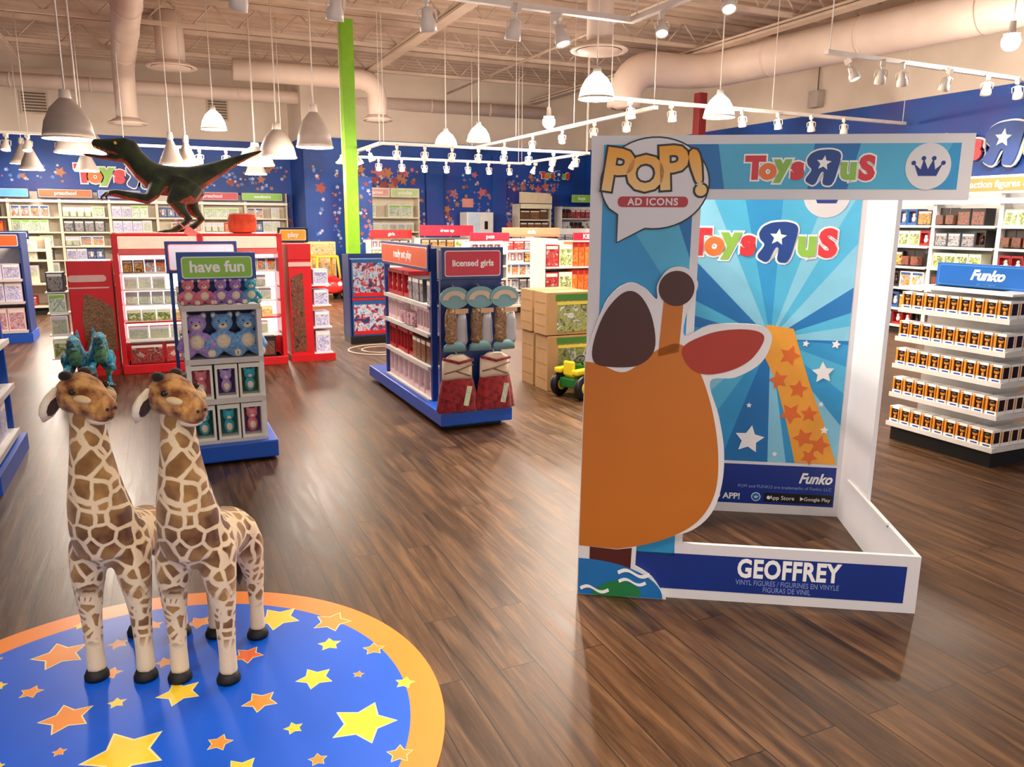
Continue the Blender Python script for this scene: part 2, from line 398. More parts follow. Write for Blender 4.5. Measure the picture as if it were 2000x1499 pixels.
# ------------------------------------------------------------------ lighting fixtures
def head_proto():
    t = thing('spot_head', T(0, 0, -50), 'x', 'track light')
    MB().box(-.02, .02, -.035, .035, .11, .17).tube([(0, 0, .12), (0, 0, .08)], .012, 8).build('adapter', trackm, t)
    MB().tube([(-.058, 0, .0), (-.058, 0, .06), (0, 0, .085), (.058, 0, .06), (.058, 0, .0)], .006, 6).build('yoke', trackm, t)
    MB().lathe([(.001, .075), (.032, .07), (.036, .02), (.052, -.01), (.056, -.06), (.05, -.062), (.046, -.03)], 18).build('housing', trackm, t)
    MB().lathe([(.046, -.05), (.03, -.044), (.001, -.042)], 18).build('lens', glow2, t)
    return t
HEAD = head_proto(); USED = [False]
def head(x, y, z, tilt=20, az=0, scale=1.0, label='white track spotlight with a lit lens', group='track spotlights', power=0, aim=None):
    if aim:
        d_ = Vector(aim) - Vector((x, y, z - .15)); az = math.degrees(atan2(-d_.x, d_.y)); tilt = math.degrees(atan2(math.hypot(d_.x, d_.y), -d_.z))
    M = T(x, y, z - .15 * scale) @ RZ(az) @ RX(tilt) @ Matrix.Scale(scale, 4)
    if not USED[0]: o = HEAD; USED[0] = True; o.matrix_world = M; o['label'] = label; o['group'] = group
    else: o = copy_tree(HEAD, M, label, group)
    if power:
        d = (RZ(az) @ RX(tilt)).to_3x3() @ Vector((0, 0, -1)); p = Vector((x, y, z - .25 * scale)) + d * .02
        lamp('SPOT', p, power * LK, .05, aim=p + d, spot=110)
def track(name, a, b, label):
    a, b = Vector(a), Vector(b); d = (b - a).normalized(); L = (b - a).length; ang = math.degrees(atan2(d.y, d.x))
    t = thing(name, T(*a) @ RZ(ang), label, 'track rail')
    MB().box(0, L, -.03, .03, 0, .045).build('rail', trackm, t)
    k = 0
    n = max(1, int(L / 2.2))
    for k in range(n + 1):
        MB().tube([(.05 + k * (L - .1) / n, 0, .04), (.05 + k * (L - .1) / n, 0, CEIL - a.z - .02)], .006, 6).build('hanger_rod', trackm, t)
    return t
# front L-shaped track
track('track_rail', (-3.0, 6.35, 3.4), (4.08, 6.35, 3.4), 'white lighting track crossing the upper front of the picture')
track('track_rail', (4.05, 6.32, 3.4), (4.05, 2.0, 3.4), 'white lighting track meeting the front track at its right corner')
FL = 'white track spotlight on the front track'
for i, (px, az, tl, w) in enumerate(((470, 20, 30, 'at the far left of the front track'), (655, 10, 15, 'above the top of the green post'), (835, -30, 25, 'third along the front track'), (1003, 15, 12, 'midway along the front track'), (1097, 200, 20, 'left of the front track corner'))):
    x = atY(px, 30, 6.35).x; head(x, 6.35, 3.41, tl, az, 1.25, 'large white track spotlight ' + w, None, 45)
for px, w in ((1293, 'right of the front track corner'), (1421, 'nearest the top edge, right of the front track corner')):
    y = atX(px, 50, 4.05).y; head(4.05, y, 3.41, 30, 150, 1.0, 'large white track spotlight ' + w, None, 60)
# unseen tracks added overhead to brighten the box and the mat
track('track_rail', (-4.0, 1.2, 3.6), (3.4, 1.2, 3.6), 'added unseen white lighting track above the viewer, over the round mat')
for x in (-3, -2, -1, 0, 1, 2, 3): head(x, 1.2, 3.6, 12, 180, 1.2, 'added unseen white track spotlight over the round mat, above the picture', 'added spotlights above the entrance', 22)
track('track_rail', (-3.2, 3.8, 3.6), (1.2, 3.8, 3.6), 'white lighting track added out of sight above the plush giraffes')  # added out of view to brighten the box's inner side panel
for x in (-2.9, -1.6): head(x, 3.8, 3.6, 10, 75, 1.2, 'added unseen white track spotlight above the plush giraffes', 'added spotlights above the giraffes', 14)
for x in (.3, .7, 1.1): head(x, 3.8, 3.6, 38, 75, 1.2, 'added unseen white track spotlight aimed into the giant toy box', 'added spotlights aimed into the giant toy box', 70, aim=(3.1, 2.6, 1.2))
# right front track
track('track_rail', (6.6, 6.55, 3.4), (10.8, 6.7, 3.4), 'white lighting track at upper right running to the right wall')
for i, (px, az) in enumerate(((1668, 200), (1722, -40), (1765, -60), (1850, -20), (1932, -50), (1995, -70))):
    x = atY(px, 130, 6.6).x; head(min(x, 10.6), 6.6, 3.41, 25, az, 1.1, 'white track spotlight on the upper right track', 'spotlights on the upper right track', 25)
# middle right track behind the big box
track('track_rail', (5.3, 8.8, 3.15), (10.7, 8.9, 3.15), 'white lighting track passing just above the giant toy box')
for px in (1232, 1312, 1451, 1521, 1586, 1650):
    x = atY(px, 230, 8.85).x; head(x, 8.85, 3.16, 15, -60, 1.0, 'white track spotlight above the top edge of the giant toy box', 'spotlights above the giant toy box', 30)
# cross track rising to the right
a = atZ(884, 262, 3.05); b = atZ(1148, 207, 3.05)
track('track_rail', (6.1, 8.9, 3.1), (6.1, 15.5, 3.1), 'white lighting track running away behind the lit bell lamps')
for y in (9.6, 10.5, 11.5, 12.6, 13.8): head(6.1, y, 3.1, 20, 150 if int(y) % 2 else -20, 1.0, 'white track spotlight on the track running away at centre', 'spotlights on the centre track', 20)
# big rectangular ring
R0, R1, Q0, Q1, RZZ = 3.3, 7.0, 12.2, 15.0, 2.8
for a, b, w in (((R0, Q0), (R1, Q0), 'near side'), ((R0, Q1), (R1, Q1), 'far side'), ((R0, Q0), (R0, Q1), 'left side'), ((R1, Q0), (R1, Q1), 'right side')):
    track('track_rail', (*a, RZZ), (*b, RZZ), 'white lighting track forming the %s of the rectangular ring at centre' % w)
for k in range(8):
    x = R0 + .25 + k * (R1 - R0 - .5) / 7
    head(x, Q0, RZZ, 20, -10, 1.0, 'white track spotlight on the near side of the rectangular ring', 'spotlights on the near side of the ring', 16)
    head(x, Q1, RZZ, 20, 170, 1.0, 'white track spotlight on the far side of the rectangular ring', 'spotlights on the far side of the ring', 22)
for k in range(3):
    y = Q0 + .6 + k * .8
    head(R0, y, RZZ, 20, -90, 1.0, 'white track spotlight on the left side of the rectangular ring', 'spotlights on the left side of the ring', 12)
    head(R1, y, RZZ, 20, 90, 1.0, 'white track spotlight on the right side of the rectangular ring', 'spotlights on the right side of the ring', 12)
# tracks over the left department
p1 = atZ(0, 278, 3.0); p2 = atZ(112, 283, 3.0)
YT = 15.2
track('track_rail', (-3.4, YT, 2.98), (-.95, YT, 2.98), 'white lighting track at the far left above the left aisle')
track('track_rail', (-.4, YT, 2.86), (2.3, YT, 2.86), 'white lighting track behind the back of the dinosaur')
for px in (10, 52, 116): head(max(-3.3, atY(px, 278, YT).x), YT, 2.99, 20, 170, 1.3, 'white track spotlight on the far left track', 'spotlights on the far left track', 25)
for px in (262, 345, 388, 440, 475): head(atY(px, 290, YT).x, YT, 2.87, 20, 170, 1.2, 'white track spotlight above the tail of the dinosaur', 'spotlights behind the dinosaur', 25)
# the blazing lamp that faces the viewer
for (px, py, z, lb) in ((1072, 236, 3.2, 'dazzling bare spotlight left of the lit bell lamp, facing the viewer'), (1975, 78, 3.7, 'dazzling spotlight in the upper right corner, facing the viewer')):
    c = atZ(px, py, z); t = thing('flood_lamp', T(*c), lb, 'lamp')
    MB().ball((0, 0, -.02), .1, 16).build('bulb', mat('blazing_bulb', 'fff8ec', .5, emit=60, var=0), t)
    MB().lathe([(.03, .2), (.04, .08), (.085, .06)], 16).build('housing', trackm, t)
    MB().tube([(0, 0, .19), (0, 0, CEIL - c.z - .01)], .008, 6).build('stem', trackm, t)
    lamp('POINT', c - Vector((0, 0, .2)), 90, .08)
# pendants
def pendant(px, py, z, r, h, label, lit=False, group=None, cone=False, power=0, dist=None):
    c = atZ(px, py, z)
    t = thing('pendant_lamp', T(*c), label, 'pendant lamp', group)
    sm = gbell if lit else shade
    if cone: prof = [(r * .14, h), (r * .2, h * .9), (r, 0), (r * .95, .0), (r * .17, h * .87)]
    else: prof = [(r * .18, h), (r * .3, h * .93), (r * .62, h * .72), (r * .88, h * .38), (r, 0), (r * .95, 0), (r * .83, h * .38), (r * .55, h * .7), (.01, h * .85)]
    MB().lathe(prof, 28).build('lamp_shade', sm, t)
    MB().lathe([(.001, h * 1.2), (r * .2, h * 1.18), (r * .24, h * .97), (r * .2, h * .9)], 16).build('cap', trackm, t)
    MB().lathe([(r * 1.0, .012), (r * 1.04, .0), (r * 1.0, -.012)], 28).build('rim', trackm, t)
    MB().ball((0, 0, h * .35), r * .3, 12).build('bulb', glow, t)
    MB().tube([(0, 0, h * 1.15), (0, 0, CEIL - c.z - .01)], max(.008, r * .035), 8).build('cord', trackm, t)
    if power: lamp('POINT', c + Vector((0, 0, -.06)), power * LK, r * .6)
    return t
pendant(418, 252, 3.1, .2, .3, 'brightly lit bell pendant left of centre above the dinosaur', True, power=45)
pendant(1165, 192, 3.0, .2, .28, 'brightly lit bell pendant above the left corner of the giant toy box', True, power=60)
pendant(1404, 228, 3.0, .2, .28, 'brightly lit bell pendant beside the dark red post', True, power=60)
pendant(871, 285, 2.95, .2, .25, 'small brightly lit bell pendant left in the pair at centre', True, power=40)
pendant(935, 275, 3.0, .2, .26, 'small brightly lit bell pendant right in the pair at centre', True, power=40)
pendant(135, 270, 2.5, .26, .42, 'large grey dome pendant on a thick white rod at upper left', power=45)
pendant(160, 298, 2.45, .3, .3, 'wide grey dome pendant just below the largest dome at left', power=30)
pendant(615, 287, 2.7, .26, .5, 'grey dome pendant immediately left of the green post', power=35)
pendant(543, 307, 2.6, .28, .42, 'grey dome pendant above the tip of the dinosaur tail', power=40)
pendant(500, 322, 2.55, .3, .3, 'wide grey pendant behind the dinosaur tail', power=30)
for px, py, lb in ((46, 319, 'small grey cone pendant, left one of the overlapping pair at far left'), (62, 331, 'small grey cone pendant, right one of the overlapping pair at far left'), (170, 334, 'small grey cone pendant under the dinosaur jaw'), (336, 322, 'small grey cone pendant over the middle of the dinosaur back'), (366, 326, 'small grey cone pendant over the hips of the dinosaur'), (500, 340, 'small grey cone pendant right of the dinosaur tail tip')):
    pendant(px, py, 2.75 if py < 320 else 2.5, .24 if py < 320 else .2, .42, lb, cone=True, power=30)
pendant(680, 318, 2.6, .2, .22, 'small grey cone pendant half hidden by the green post', cone=True, power=20)
# ================================================================== giant toy box
RC = Matrix.Rotation(-YAW, 4, 'Z')                       # turned to face the entrance
BW, BD, BH, TK = 1.4445, 1.15, 1.99, .02
BM = RC @ T(.3155, 3.2545, 0) @ Matrix.Rotation(-.1278, 4, 'Z')
box = thing('giant_toy_box_display', BM, 'human-sized open white and blue toy box display standing on the wood floor', 'display')
rayA = mat('print_mid_blue', '1272b8', .4); rayB = mat('print_sky_blue', '4db4dd', .4); rayC = mat('print_bright_blue', '2b97d2', .4); rayD = mat('print_pale_blue', '86cce8', .4)
logoR = mat('logo_red', 'd8303a', .4); logoO = mat('logo_orange', 'ee7a34', .4); logoG = mat('logo_green', '8dc04a', .4); logoB = mat('logo_blue', '12408e', .4)
# boards
f = MB()
f.box(0, .445, 0, TK, 0, BH); f.box(.445, 1.453, 0, TK, 1.742, BH); f.box(.445, BW, 0, TK, 0, .262)
front = f.build('front_frame', board, box)
MB().box(.0, BW, BD - TK, BD, 0, BH - .01).build('back_panel', board, box)
MB().prism([(0, 0)] + [(BD - TK, 0), (BD - TK, BH - .01), (.66, BH - .01), (.66, .262), (0, .262)], 0, TK).build('side_panel', board, box).matrix_local = T(BW, TK, 0) @ RZ(90)
MB().prism([(0, 0)] + [(BD - TK, 0), (BD - TK, BH - .01), (.66, BH - .01), (.66, .262), (0, .262)], 0, TK).build('side_panel', board, box).matrix_local = T(TK, TK, 0) @ RZ(90)
MB().box(BW - TK, BW, TK, .68, 1.80, BH - .01).box(0, TK, TK, .68, 1.80, BH - .01).build('side_beam', board, box)
MB().box(BW - TK - .012, BW - TK, .35, .98, .262, .275).build('tab_slot', white, box); MB().box(TK, TK + .012, .35, .98, .262, .275).build('tab_slot', white, box)

def rays(name, x0, x1, z0, z1, cx, cz, n, yf, parent, seed=1, base=0, wts=(0, 1, 2, 2, 3, 1)):
    rnd = random.Random(seed); mats = [rayA, rayB, rayC, rayD]; mb = MB(); last = -1; a = base
    while a < base + 2 * pi - .05:
        w = rnd.uniform(.5, 1.5) * 2 * pi / n; b_ = min(a + w, base + 2 * pi)
        k = rnd.choice([i for i in wts if i != last]); last = k
        P = [(cx, cz)] + [(cx + 4 * cos(a + (b_ - a) * t / 3), cz + 4 * sin(a + (b_ - a) * t / 3)) for t in range(4)]
        P = clip(P, x0, x1, z0, z1)
        if len(P) > 2: mb.prism(P, yf, yf + .0012, k)
        a = b_
    return mb.build(name, mats, parent)
rays('column_print', .05, .412, .2, 1.955, .6, 1.0, 16, -.0012, front, 5, wts=(0, 2, 1, 0, 2))
rays('header_print', .412, 1.405, 1.782, 1.955, .75, .6, 34, -.0012, front, 9, wts=(0, 0, 2, 0, 1, 2))
MB().prism([(.06, .045), (1.39, .045), (1.392, .214), (.06, .214)], -.0012, 0).build('name_print', inkblue, front)

def chaikin(P, k=2):
    for _ in range(k):
        Q = []
        for a, b in zip(P, P[1:] + P[:1]): Q += [(a[0] * .8 + b[0] * .2, a[1] * .8 + b[1] * .2), (a[0] * .2 + b[0] * .8, a[1] * .2 + b[1] * .8)]
        P = Q
    return P
RP = chaikin([(x / 197.5, -z / 197.5) for x, z in ((93, -62), (60, 96), (0, 92), (8, 20), (-10, 20), (-40, 100), (-100, 68), (-56, 8), (-84, -16), (-92, -46), (-74, -78), (-34, -98), (36, -102), (80, -90))], 2)
def logo(M, w, parent, name='shop_logo', depth=.001, wall=False):
    """the shop name, each letter with its white edge; w is its whole width"""
    s = w / 3.62; g_ = thing0(name, parent); D = depth; B = -.27
    for ch, x, z, sc, m in (('T', 0, B, .84, logoR), ('o', .36, B, .8, logoO), ('y', .76, B + .1, .82, logoG), ('s', 1.17, B, .88, logoR), ('u', 2.56, B, .86, logoG), ('S', 3.05, B - .02, .88, logoR)):
        Mx = M @ T((x - 1.51) * s, 0, z * s)
        lettering('letter_edge', ch, Mx @ T(0, -D, 0), sc * s, wtext, g_, offset=.095 * s, extrude=D * .5, ay='BOTTOM_BASELINE')
    Mr = M @ T(.36 * s, 0, .0)
    P = [(a * s * 1.0, b * s * 1.0) for a, b in RP]
    MB(Mr).prism(grow(P, .045 * s), -1.5 * D, -.5 * D).build('letter_edge', wtext, g_)
    for ch, x, z, sc, m in (('T', 0, B, .84, logoR), ('o', .36, B, .8, logoO), ('y', .76, B + .1, .82, logoG), ('s', 1.17, B, .88, logoR), ('u', 2.56, B, .86, logoG), ('S', 3.05, B - .02, .88, logoR)):
        Mx = M @ T((x - 1.51) * s, 0, z * s)
        lettering('letter', ch, Mx @ T(0, -2.4 * D, 0), sc * s, m, g_, offset=.05 * s, extrude=D * .5, ay='BOTTOM_BASELINE')
    MB(Mr).prism(P, -2.9 * D, -1.9 * D).build('letter', logoB, g_)
    MB(Mr).prism(star_poly(0, .14 * s, .21 * s, .1, .45), -3.5 * D, -2.9 * D).build('star', wtext, g_)
    return g_
def thing0(name, parent):
    o = bpy.data.objects.new(name, None); COL.objects.link(o); o.parent = parent; return o
logo(T(.855, -.0012, 1.862), .5, front, depth=.0012)
# crown badge
b_ = MB(); b_.prism(circ(1.292, 1.868, .083, .087), -.0026, -.0012); bd = b_.build('crown_disc', board, front)
def crown(mb, cx, cz, s, y0, y1, mi=0):
    mb.prism([(cx - .6 * s, cz - .55 * s), (cx + .6 * s, cz - .55 * s), (cx + .95 * s, cz + .3 * s), (cx + .48 * s, cz - .12 * s), (cx + .32 * s, cz + .6 * s), (cx, cz - .1 * s), (cx - .32 * s, cz + .6 * s), (cx - .48 * s, cz - .12 * s), (cx - .95 * s, cz + .3 * s)], y0, y1, mi)
    for x, z in ((-.98, .33), (-.34, .64), (.34, .64), (.98, .33)): mb.prism(circ(cx + x * s, cz + z * s, .15 * s, n=14), y0, y1, mi)
    return mb
crown(MB(), 1.292, 1.863, .055, -.0038, -.0026).build('crown', inkblue, front)
# name lettering on the foot strip
lettering('name_text', 'GEOFFREY', T(.903, -.0012, .158), .118, wtext, front, offset=.0042, space=1.07, sx=.74)
sub = mat('print_pale_lettering', '8f9fd8', .4)
lettering('subtitle_text', 'VINYL FIGURES / FIGURINES EN VINYLE', T(.903, -.0012, .095), .034, sub, front, sx=.74)
lettering('subtitle_text', 'FIGURAS DE VINIL', T(.903, -.0012, .065), .034, sub, front, sx=.74)
# speech bubble badge
bub = [(.256 + .218 * cos(t), 1.803 + .182 * sin(t)) for t in [radians(a) for a in range(-98, 222, 8)]]
bub = [p for p in bub] + [(.11, 1.68), (.112, 1.565)]
bb = thing0('speech_bubble_badge', box)
MB().prism(bub, -.012, -.001).build('outline', black, bb)
MB().prism(grow(bub, -.006), -.0135, -.011).build('bubble', board, bb)
def popmat():
    m, nt, b = new_mat('lettering_yellow_to_orange'); L = nt.links.new
    tc = nt.nodes.new('ShaderNodeTexCoord'); sp = nt.nodes.new('ShaderNodeSeparateXYZ'); L(tc.outputs['Object'], sp.inputs[0])
    mr = nt.nodes.new('ShaderNodeMapRange'); mr.inputs[1].default_value = 1.76; mr.inputs[2].default_value = 1.93; L(sp.outputs[2], mr.inputs[0])
    r = nt.nodes.new('ShaderNodeValToRGB'); L(mr.outputs[0], r.inputs[0]); r.color_ramp.elements[0].color = srgb('f5cf8c'); r.color_ramp.elements[1].color = srgb('f0a42a')
    L(r.outputs[0], b.inputs['Base Color']); b.inputs['Roughness'].default_value = .4; return m
pm = popmat()
for ch, x, z, sc, rot in (('P', .105, 1.845, .225, 8), ('O', .218, 1.835, .18, 0), ('P', .325, 1.855, .225, -4), ('!', .425, 1.835, .24, -14)):
    M_ = T(x, 0, z) @ RY(rot)
    lettering('badge_letter_edge', ch, M_ @ T(0, -.0150, 0), sc, black, bb, offset=.0165, extrude=.0008)
    lettering('badge_letter', ch, M_ @ T(0, -.0170, 0), sc, pm, bb, offset=.0085, extrude=.0008)
MB().prism(rrect(.112, .392, 1.71, 1.752, .018), -.0150, -.0134).build('red_pill', mat('pill_red', 'b8323c', .45), bb)
lettering('badge_text', 'AD ICONS', T(.252, -.0152, 1.730), .039, board, bb, offset=.0012, space=1.12)

# the die-cut board on the left: plain colour fields, no picture
die = thing0('die_cut_board', box)
outl = [(-.012, .24), (-.004, 1.08), (.03, 1.2), (.085, 1.34), (.165, 1.405), (.235, 1.385), (.285, 1.34), (.285, 1.40), (.33, 1.465), (.40, 1.468), (.448, 1.41), (.43, 1.34), (.412, 1.3), (.405, 1.19), (.5, 1.235), (.62, 1.245), (.72, 1.235), (.757, 1.185), (.72, 1.085), (.62, 1.02), (.52, 1.0), (.565, .85), (.595, .70), (.595, .55), (.56, .42), (.48, .335), (.36, .29), (.245, .245), (.243, .15), (.32, .1), (.385, .0), (.385, -.0)]
def smooth_part(P, a, b):  # smooth all but the straight ends
    return [P[0]] + spline(P[1:-1], 5, closed=False) + [P[-1]]
sil = [(-.012, 0.0)] + [(-.012, .24)] + spline(outl[1:28], 5, closed=False) + spline(outl[28:31], 4, closed=False)
MB().prism(sil, -.022, -.006).build('board', board, die)
org = mat('print_orange', 'c4701f', .45, var=.03); brn = mat('print_brown', '4a2320', .45, var=.05); rd = mat('print_red_brown', 'a83424', .45, var=.04)
YF = (-.0232, -.022)
body_ = [(-.008, .235), (-.002, 1.07), (.06, 1.06), (.17, 1.03), (.3, 1.13), (.4, 1.15), (.48, 1.03), (.54, .86), (.572, .68), (.57, .52), (.52, .40), (.43, .32), (.3, .262), (.16, .228)]
MB().prism([body_[0]] + spline(body_[1:], 6, closed=False), *YF).build('orange_field', org, die)
MB().prism(spline([(.03, 1.15), (.075, 1.28), (.15, 1.365), (.215, 1.355), (.27, 1.26), (.285, 1.13), (.22, 1.06), (.1, 1.05), (.035, 1.07)], 6), -.0244, -.0232).build('brown_field', brn, die)
MB().prism([(.3, 1.1), (.315, 1.36), (.395, 1.36), (.385, 1.12)], *YF).build('orange_bar', org, die)
MB().prism(circ(.363, 1.385, .072), -.0244, -.0232).build('brown_disc', brn, die)
MB().prism(spline([(.4, 1.14), (.5, 1.2), (.61, 1.222), (.7, 1.215), (.725, 1.18), (.68, 1.1), (.6, 1.05), (.5, 1.03), (.43, 1.06)], 6), -.0244, -.0232).build('red_leaf_field', rd, die)
MB().prism([(.04, .12), (.04, .232), (.16, .225), (.225, .237), (.222, .12)], -.0238, -.0232 + .001).build('dark_red_block', mat('print_dark_red', '4e1512', .45), die)
MB().prism([(-.008, .003)] + [(-.008 + .38 * sin(t) * .99, .003 + .172 * cos(t)) for t in [i * pi / 2 / 14 for i in range(15)]] , -.0252, -.0238).build('blue_dome', mat('print_ocean_blue', '1670b8', .4), die)
MB().prism(spline([(.06, .006), (.11, .06), (.18, .08), (.24, .06), (.27, .03), (.25, .006)], 5), -.0262, -.0252).build('green_patch', mat('print_leaf_green', '1f7d45', .4), die)
wv = MB()
for x, z, s_ in ((.165, .105, 1), (.17, .065, .85), (.0, .02, .9)):
    P = [(x + s_ * .14 * t / 10, z + s_ * (.014 * sin(t / 10 * 2 * pi) + .02)) for t in range(11)]
    wv.prism(P + [(p[0] + .006, p[1] - .016 * s_) for p in reversed(P)], -.0274, -.0262)
wv.build('white_waves', wtext, die)

# inside of the back panel
bp = BD - TK
bk = thing0('back_print', box)
rays('ray_print', .05, 1.395, .31, 1.955, .98, 1.02, 24, bp - .0012, bk, 3)
MB().prism([(.05, .055), (1.397, .055), (1.397, .292), (.05, .292)], bp - .0012, bp).build('blue_foot_print', inkblue, bk)
logo(T(.90, bp - .0012, 1.545), .80, bk, depth=.0012)
MB().prism(circ(1.215, 1.80, .12), bp - .0026, bp - .0012).build('crown_disc', board, bk)
crown(MB(), 1.215, 1.80, .08, bp - .0038, bp - .0026).build('crown', inkblue, bk)
bandO = mat('print_band_orange', 'eba236', .4); bandR = mat('print_band_star', 'dc6a26', .4)
band = spline([(.70, .80), (.86, .88), (.95, .93)], 6, closed=False) + spline([(1.02, .80), (1.1, .55), (1.165, .312)], 6, closed=False) + [(1.392, .312)] + spline([(1.30, .56), (1.2, .8), (1.1, 1.08)], 6, closed=False) + [(.96, 1.10)]
MB().prism(band, bp - .0026, bp - .0012).build('orange_band', bandO, bk)
sm = MB()
for x, z, r, a in ((1.09, .93, .06, .3), (1.04, .79, .055, 1), (1.15, .74, .055, .1), (1.12, .60, .065, .6), (1.22, .60, .05, 0), (1.2, .46, .06, .9), (1.29, .42, .06, .2), (1.24, .35, .05, .5)): sm.prism(star_poly(x, z, r, a, .5), bp - .0038, bp - .0026)
sm.build('band_stars', bandR, bk)
for x, z, r, a in ((.905, .44, .085, .12), (1.275, .84, .062, -.1), (1.33, 1.0, .026, .2), (.89, .64, .016, 0), (1.28, .66, .017, .3), (1.31, .51, .024, 0), (1.05, .36, .017, 0), (1.17, 1.0, .02, .2)): MB().prism(star_poly(x, z, r, a, .5), bp - .0050, bp - .0038).build('white_star', wtext, bk)
lettering('maker_text', 'Funko', T(1.285, bp - .0012, .218), .085, wtext, bk, offset=.0025, shear=.35, sx=.85)
lettering('small_print', 'POP! and FUNKO are trademarks of Funko, LLC', T(1.12, bp - .0012, .16), .026, sub, bk)
lettering('app_text', 'FUNKO APP!', T(.735, bp - .0012, .095), .05, wtext, bk, offset=.0012)
MB().prism(circ(.965, .098, .026), bp - .0024, bp - .0012).build('app_ring', wtext, bk); MB().prism(circ(.965, .098, .022), bp - .0034, bp - .0024).build('app_disc', mat('print_teal', '1b6ab0', .4), bk)
crown(MB(), .965, .098, .011, bp - .0044, bp - .0034).build('app_crown', wtext, bk)
MB().prism(rrect(1.01, 1.39, .07, .125, .012), bp - .0024, bp - .0012).build('store_badge', black, bk)
lettering('badge_text', 'App Store', T(1.11, bp - .0024, .096), .034, wtext, bk); lettering('badge_text', 'Google Play', T(1.305, bp - .0024, .096), .03, wtext, bk)
MB().prism(circ(1.035, .097, .009, .011, 14), bp - .0034, bp - .0024).prism([(1.212, .085), (1.212, .109), (1.232, .097)], bp - .0034, bp - .0024).build('badge_mark', wtext, bk)

# ================================================================== round floor mat
pts = [atZ(*p) for p in [(0, 1262), (150, 1200), (300, 1165), (460, 1152), (600, 1170), (700, 1205), (800, 1275), (860, 1355), (877, 1400), (868, 1499)]]
# least-squares circle
import numpy as np
A_ = np.array([[2 * p.x, 2 * p.y, 1] for p in pts]); B_ = np.array([p.x ** 2 + p.y ** 2 for p in pts])
cx_, cy_, k_ = np.linalg.lstsq(A_, B_, rcond=None)[0]; MR = math.sqrt(k_ + cx_ ** 2 + cy_ ** 2)
print('mat circle', cx_, cy_, MR)
fmat = thing('round_floor_mat', T(cx_, cy_, 0), 'round blue floor mat with orange rim and scattered stars, under the plush giraffes', 'floor mat')
MB().lathe([(.001, .0), (MR, 0), (MR, .004), (MR - .115, .0042)], 128).build('orange_rim', mat('mat_orange', 'f08a30', .35, var=.02), fmat)
MB().lathe([(MR - .115, .0042), (.001, .0043)], 128).build('blue_field', mat('mat_blue', '0259d6', .38, var=.03), fmat)
for o_ in fmat.children:
    for p_ in o_.data.polygons: p_.use_smooth = False
stars = [((545, 790), (690, 700), 'Y'), ((1575, 655), (1710, 645), 'Y'), ((290, 635), (395, 585), 'O'), ((262, 360), (368, 315), 'O'), ((135, 522), (188, 512), 'O'), ((508, 568), (547, 553), 'Y'), ((780, 525), (855, 482), 'Y'), ((480, 440), (530, 430), 'O'), ((718, 392), (675, 398), 'O'), ((515, 312), (555, 295), 'O'), ((355, 232), (320, 235), 'Y'), ((665, 232), (705, 218), 'O'), ((865, 218), (905, 195), 'O'), ((1205, 200), (1290, 210), 'Y'), ((1440, 215), (1518, 212), 'O'), ((1430, 313), (1475, 300), 'Y'), ((1622, 333), (1665, 322), 'O'), ((1368, 460), (1425, 425), 'Y'), ((1130, 562), (1197, 570), 'O'), ((1556, 444), (1580, 440), 'O'), ((1757, 480), (1798, 475), 'Y'), ((1275, 678), (1310, 660), 'Y'), ((952, 742), (1008, 732), 'O'), ((1735, 790), (1788, 775), 'O'), ((1380, 815), (1417, 800), 'O'), ((1045, 860), (1100, 812), 'Y'), ((258, 782), (290, 770), 'O'), ((1075, 360), (1138, 360), 'R'), ((3, 375), (14, 370), 'O'), ((-5, 495), (32, 485), 'Y'), ((-10, 845), (22, 835), 'Y')]
my = mat('mat_star_yellow', 'f5cf38', .35, var=.02); mo_ = mat('mat_star_orange', 'f0923a', .35, var=.02); mr_ = mat('mat_star_red_orange', 'e86a34', .35, var=.02); ml = mat('mat_star_edge', 'f3e6a0', .35, var=.02)
for c, tp, k in stars:
    a = atZ(c[0] * .45, 1120 + c[1] * .45); b = atZ(tp[0] * .45, 1120 + tp[1] * .45); r = (b - a).length * 1.02; ang = atan2(b.y - a.y, b.x - a.x)
    P = star_poly(0, 0, r, 0, .52); P2 = star_poly(0, 0, r * 1.1, 0, .54)
    M_ = T(a.x - cx_, a.y - cy_, .0044) @ Matrix.Rotation(ang - pi / 2, 4, 'Z') @ RX(-90)
    MB(M_).prism(P2, 0, .0003, 0).build('star_edge', ml, fmat); MB(M_).prism(P, -.0004, .0003, 0).build('star', {'Y': my, 'O': mo_, 'R': mr_}[k], fmat)

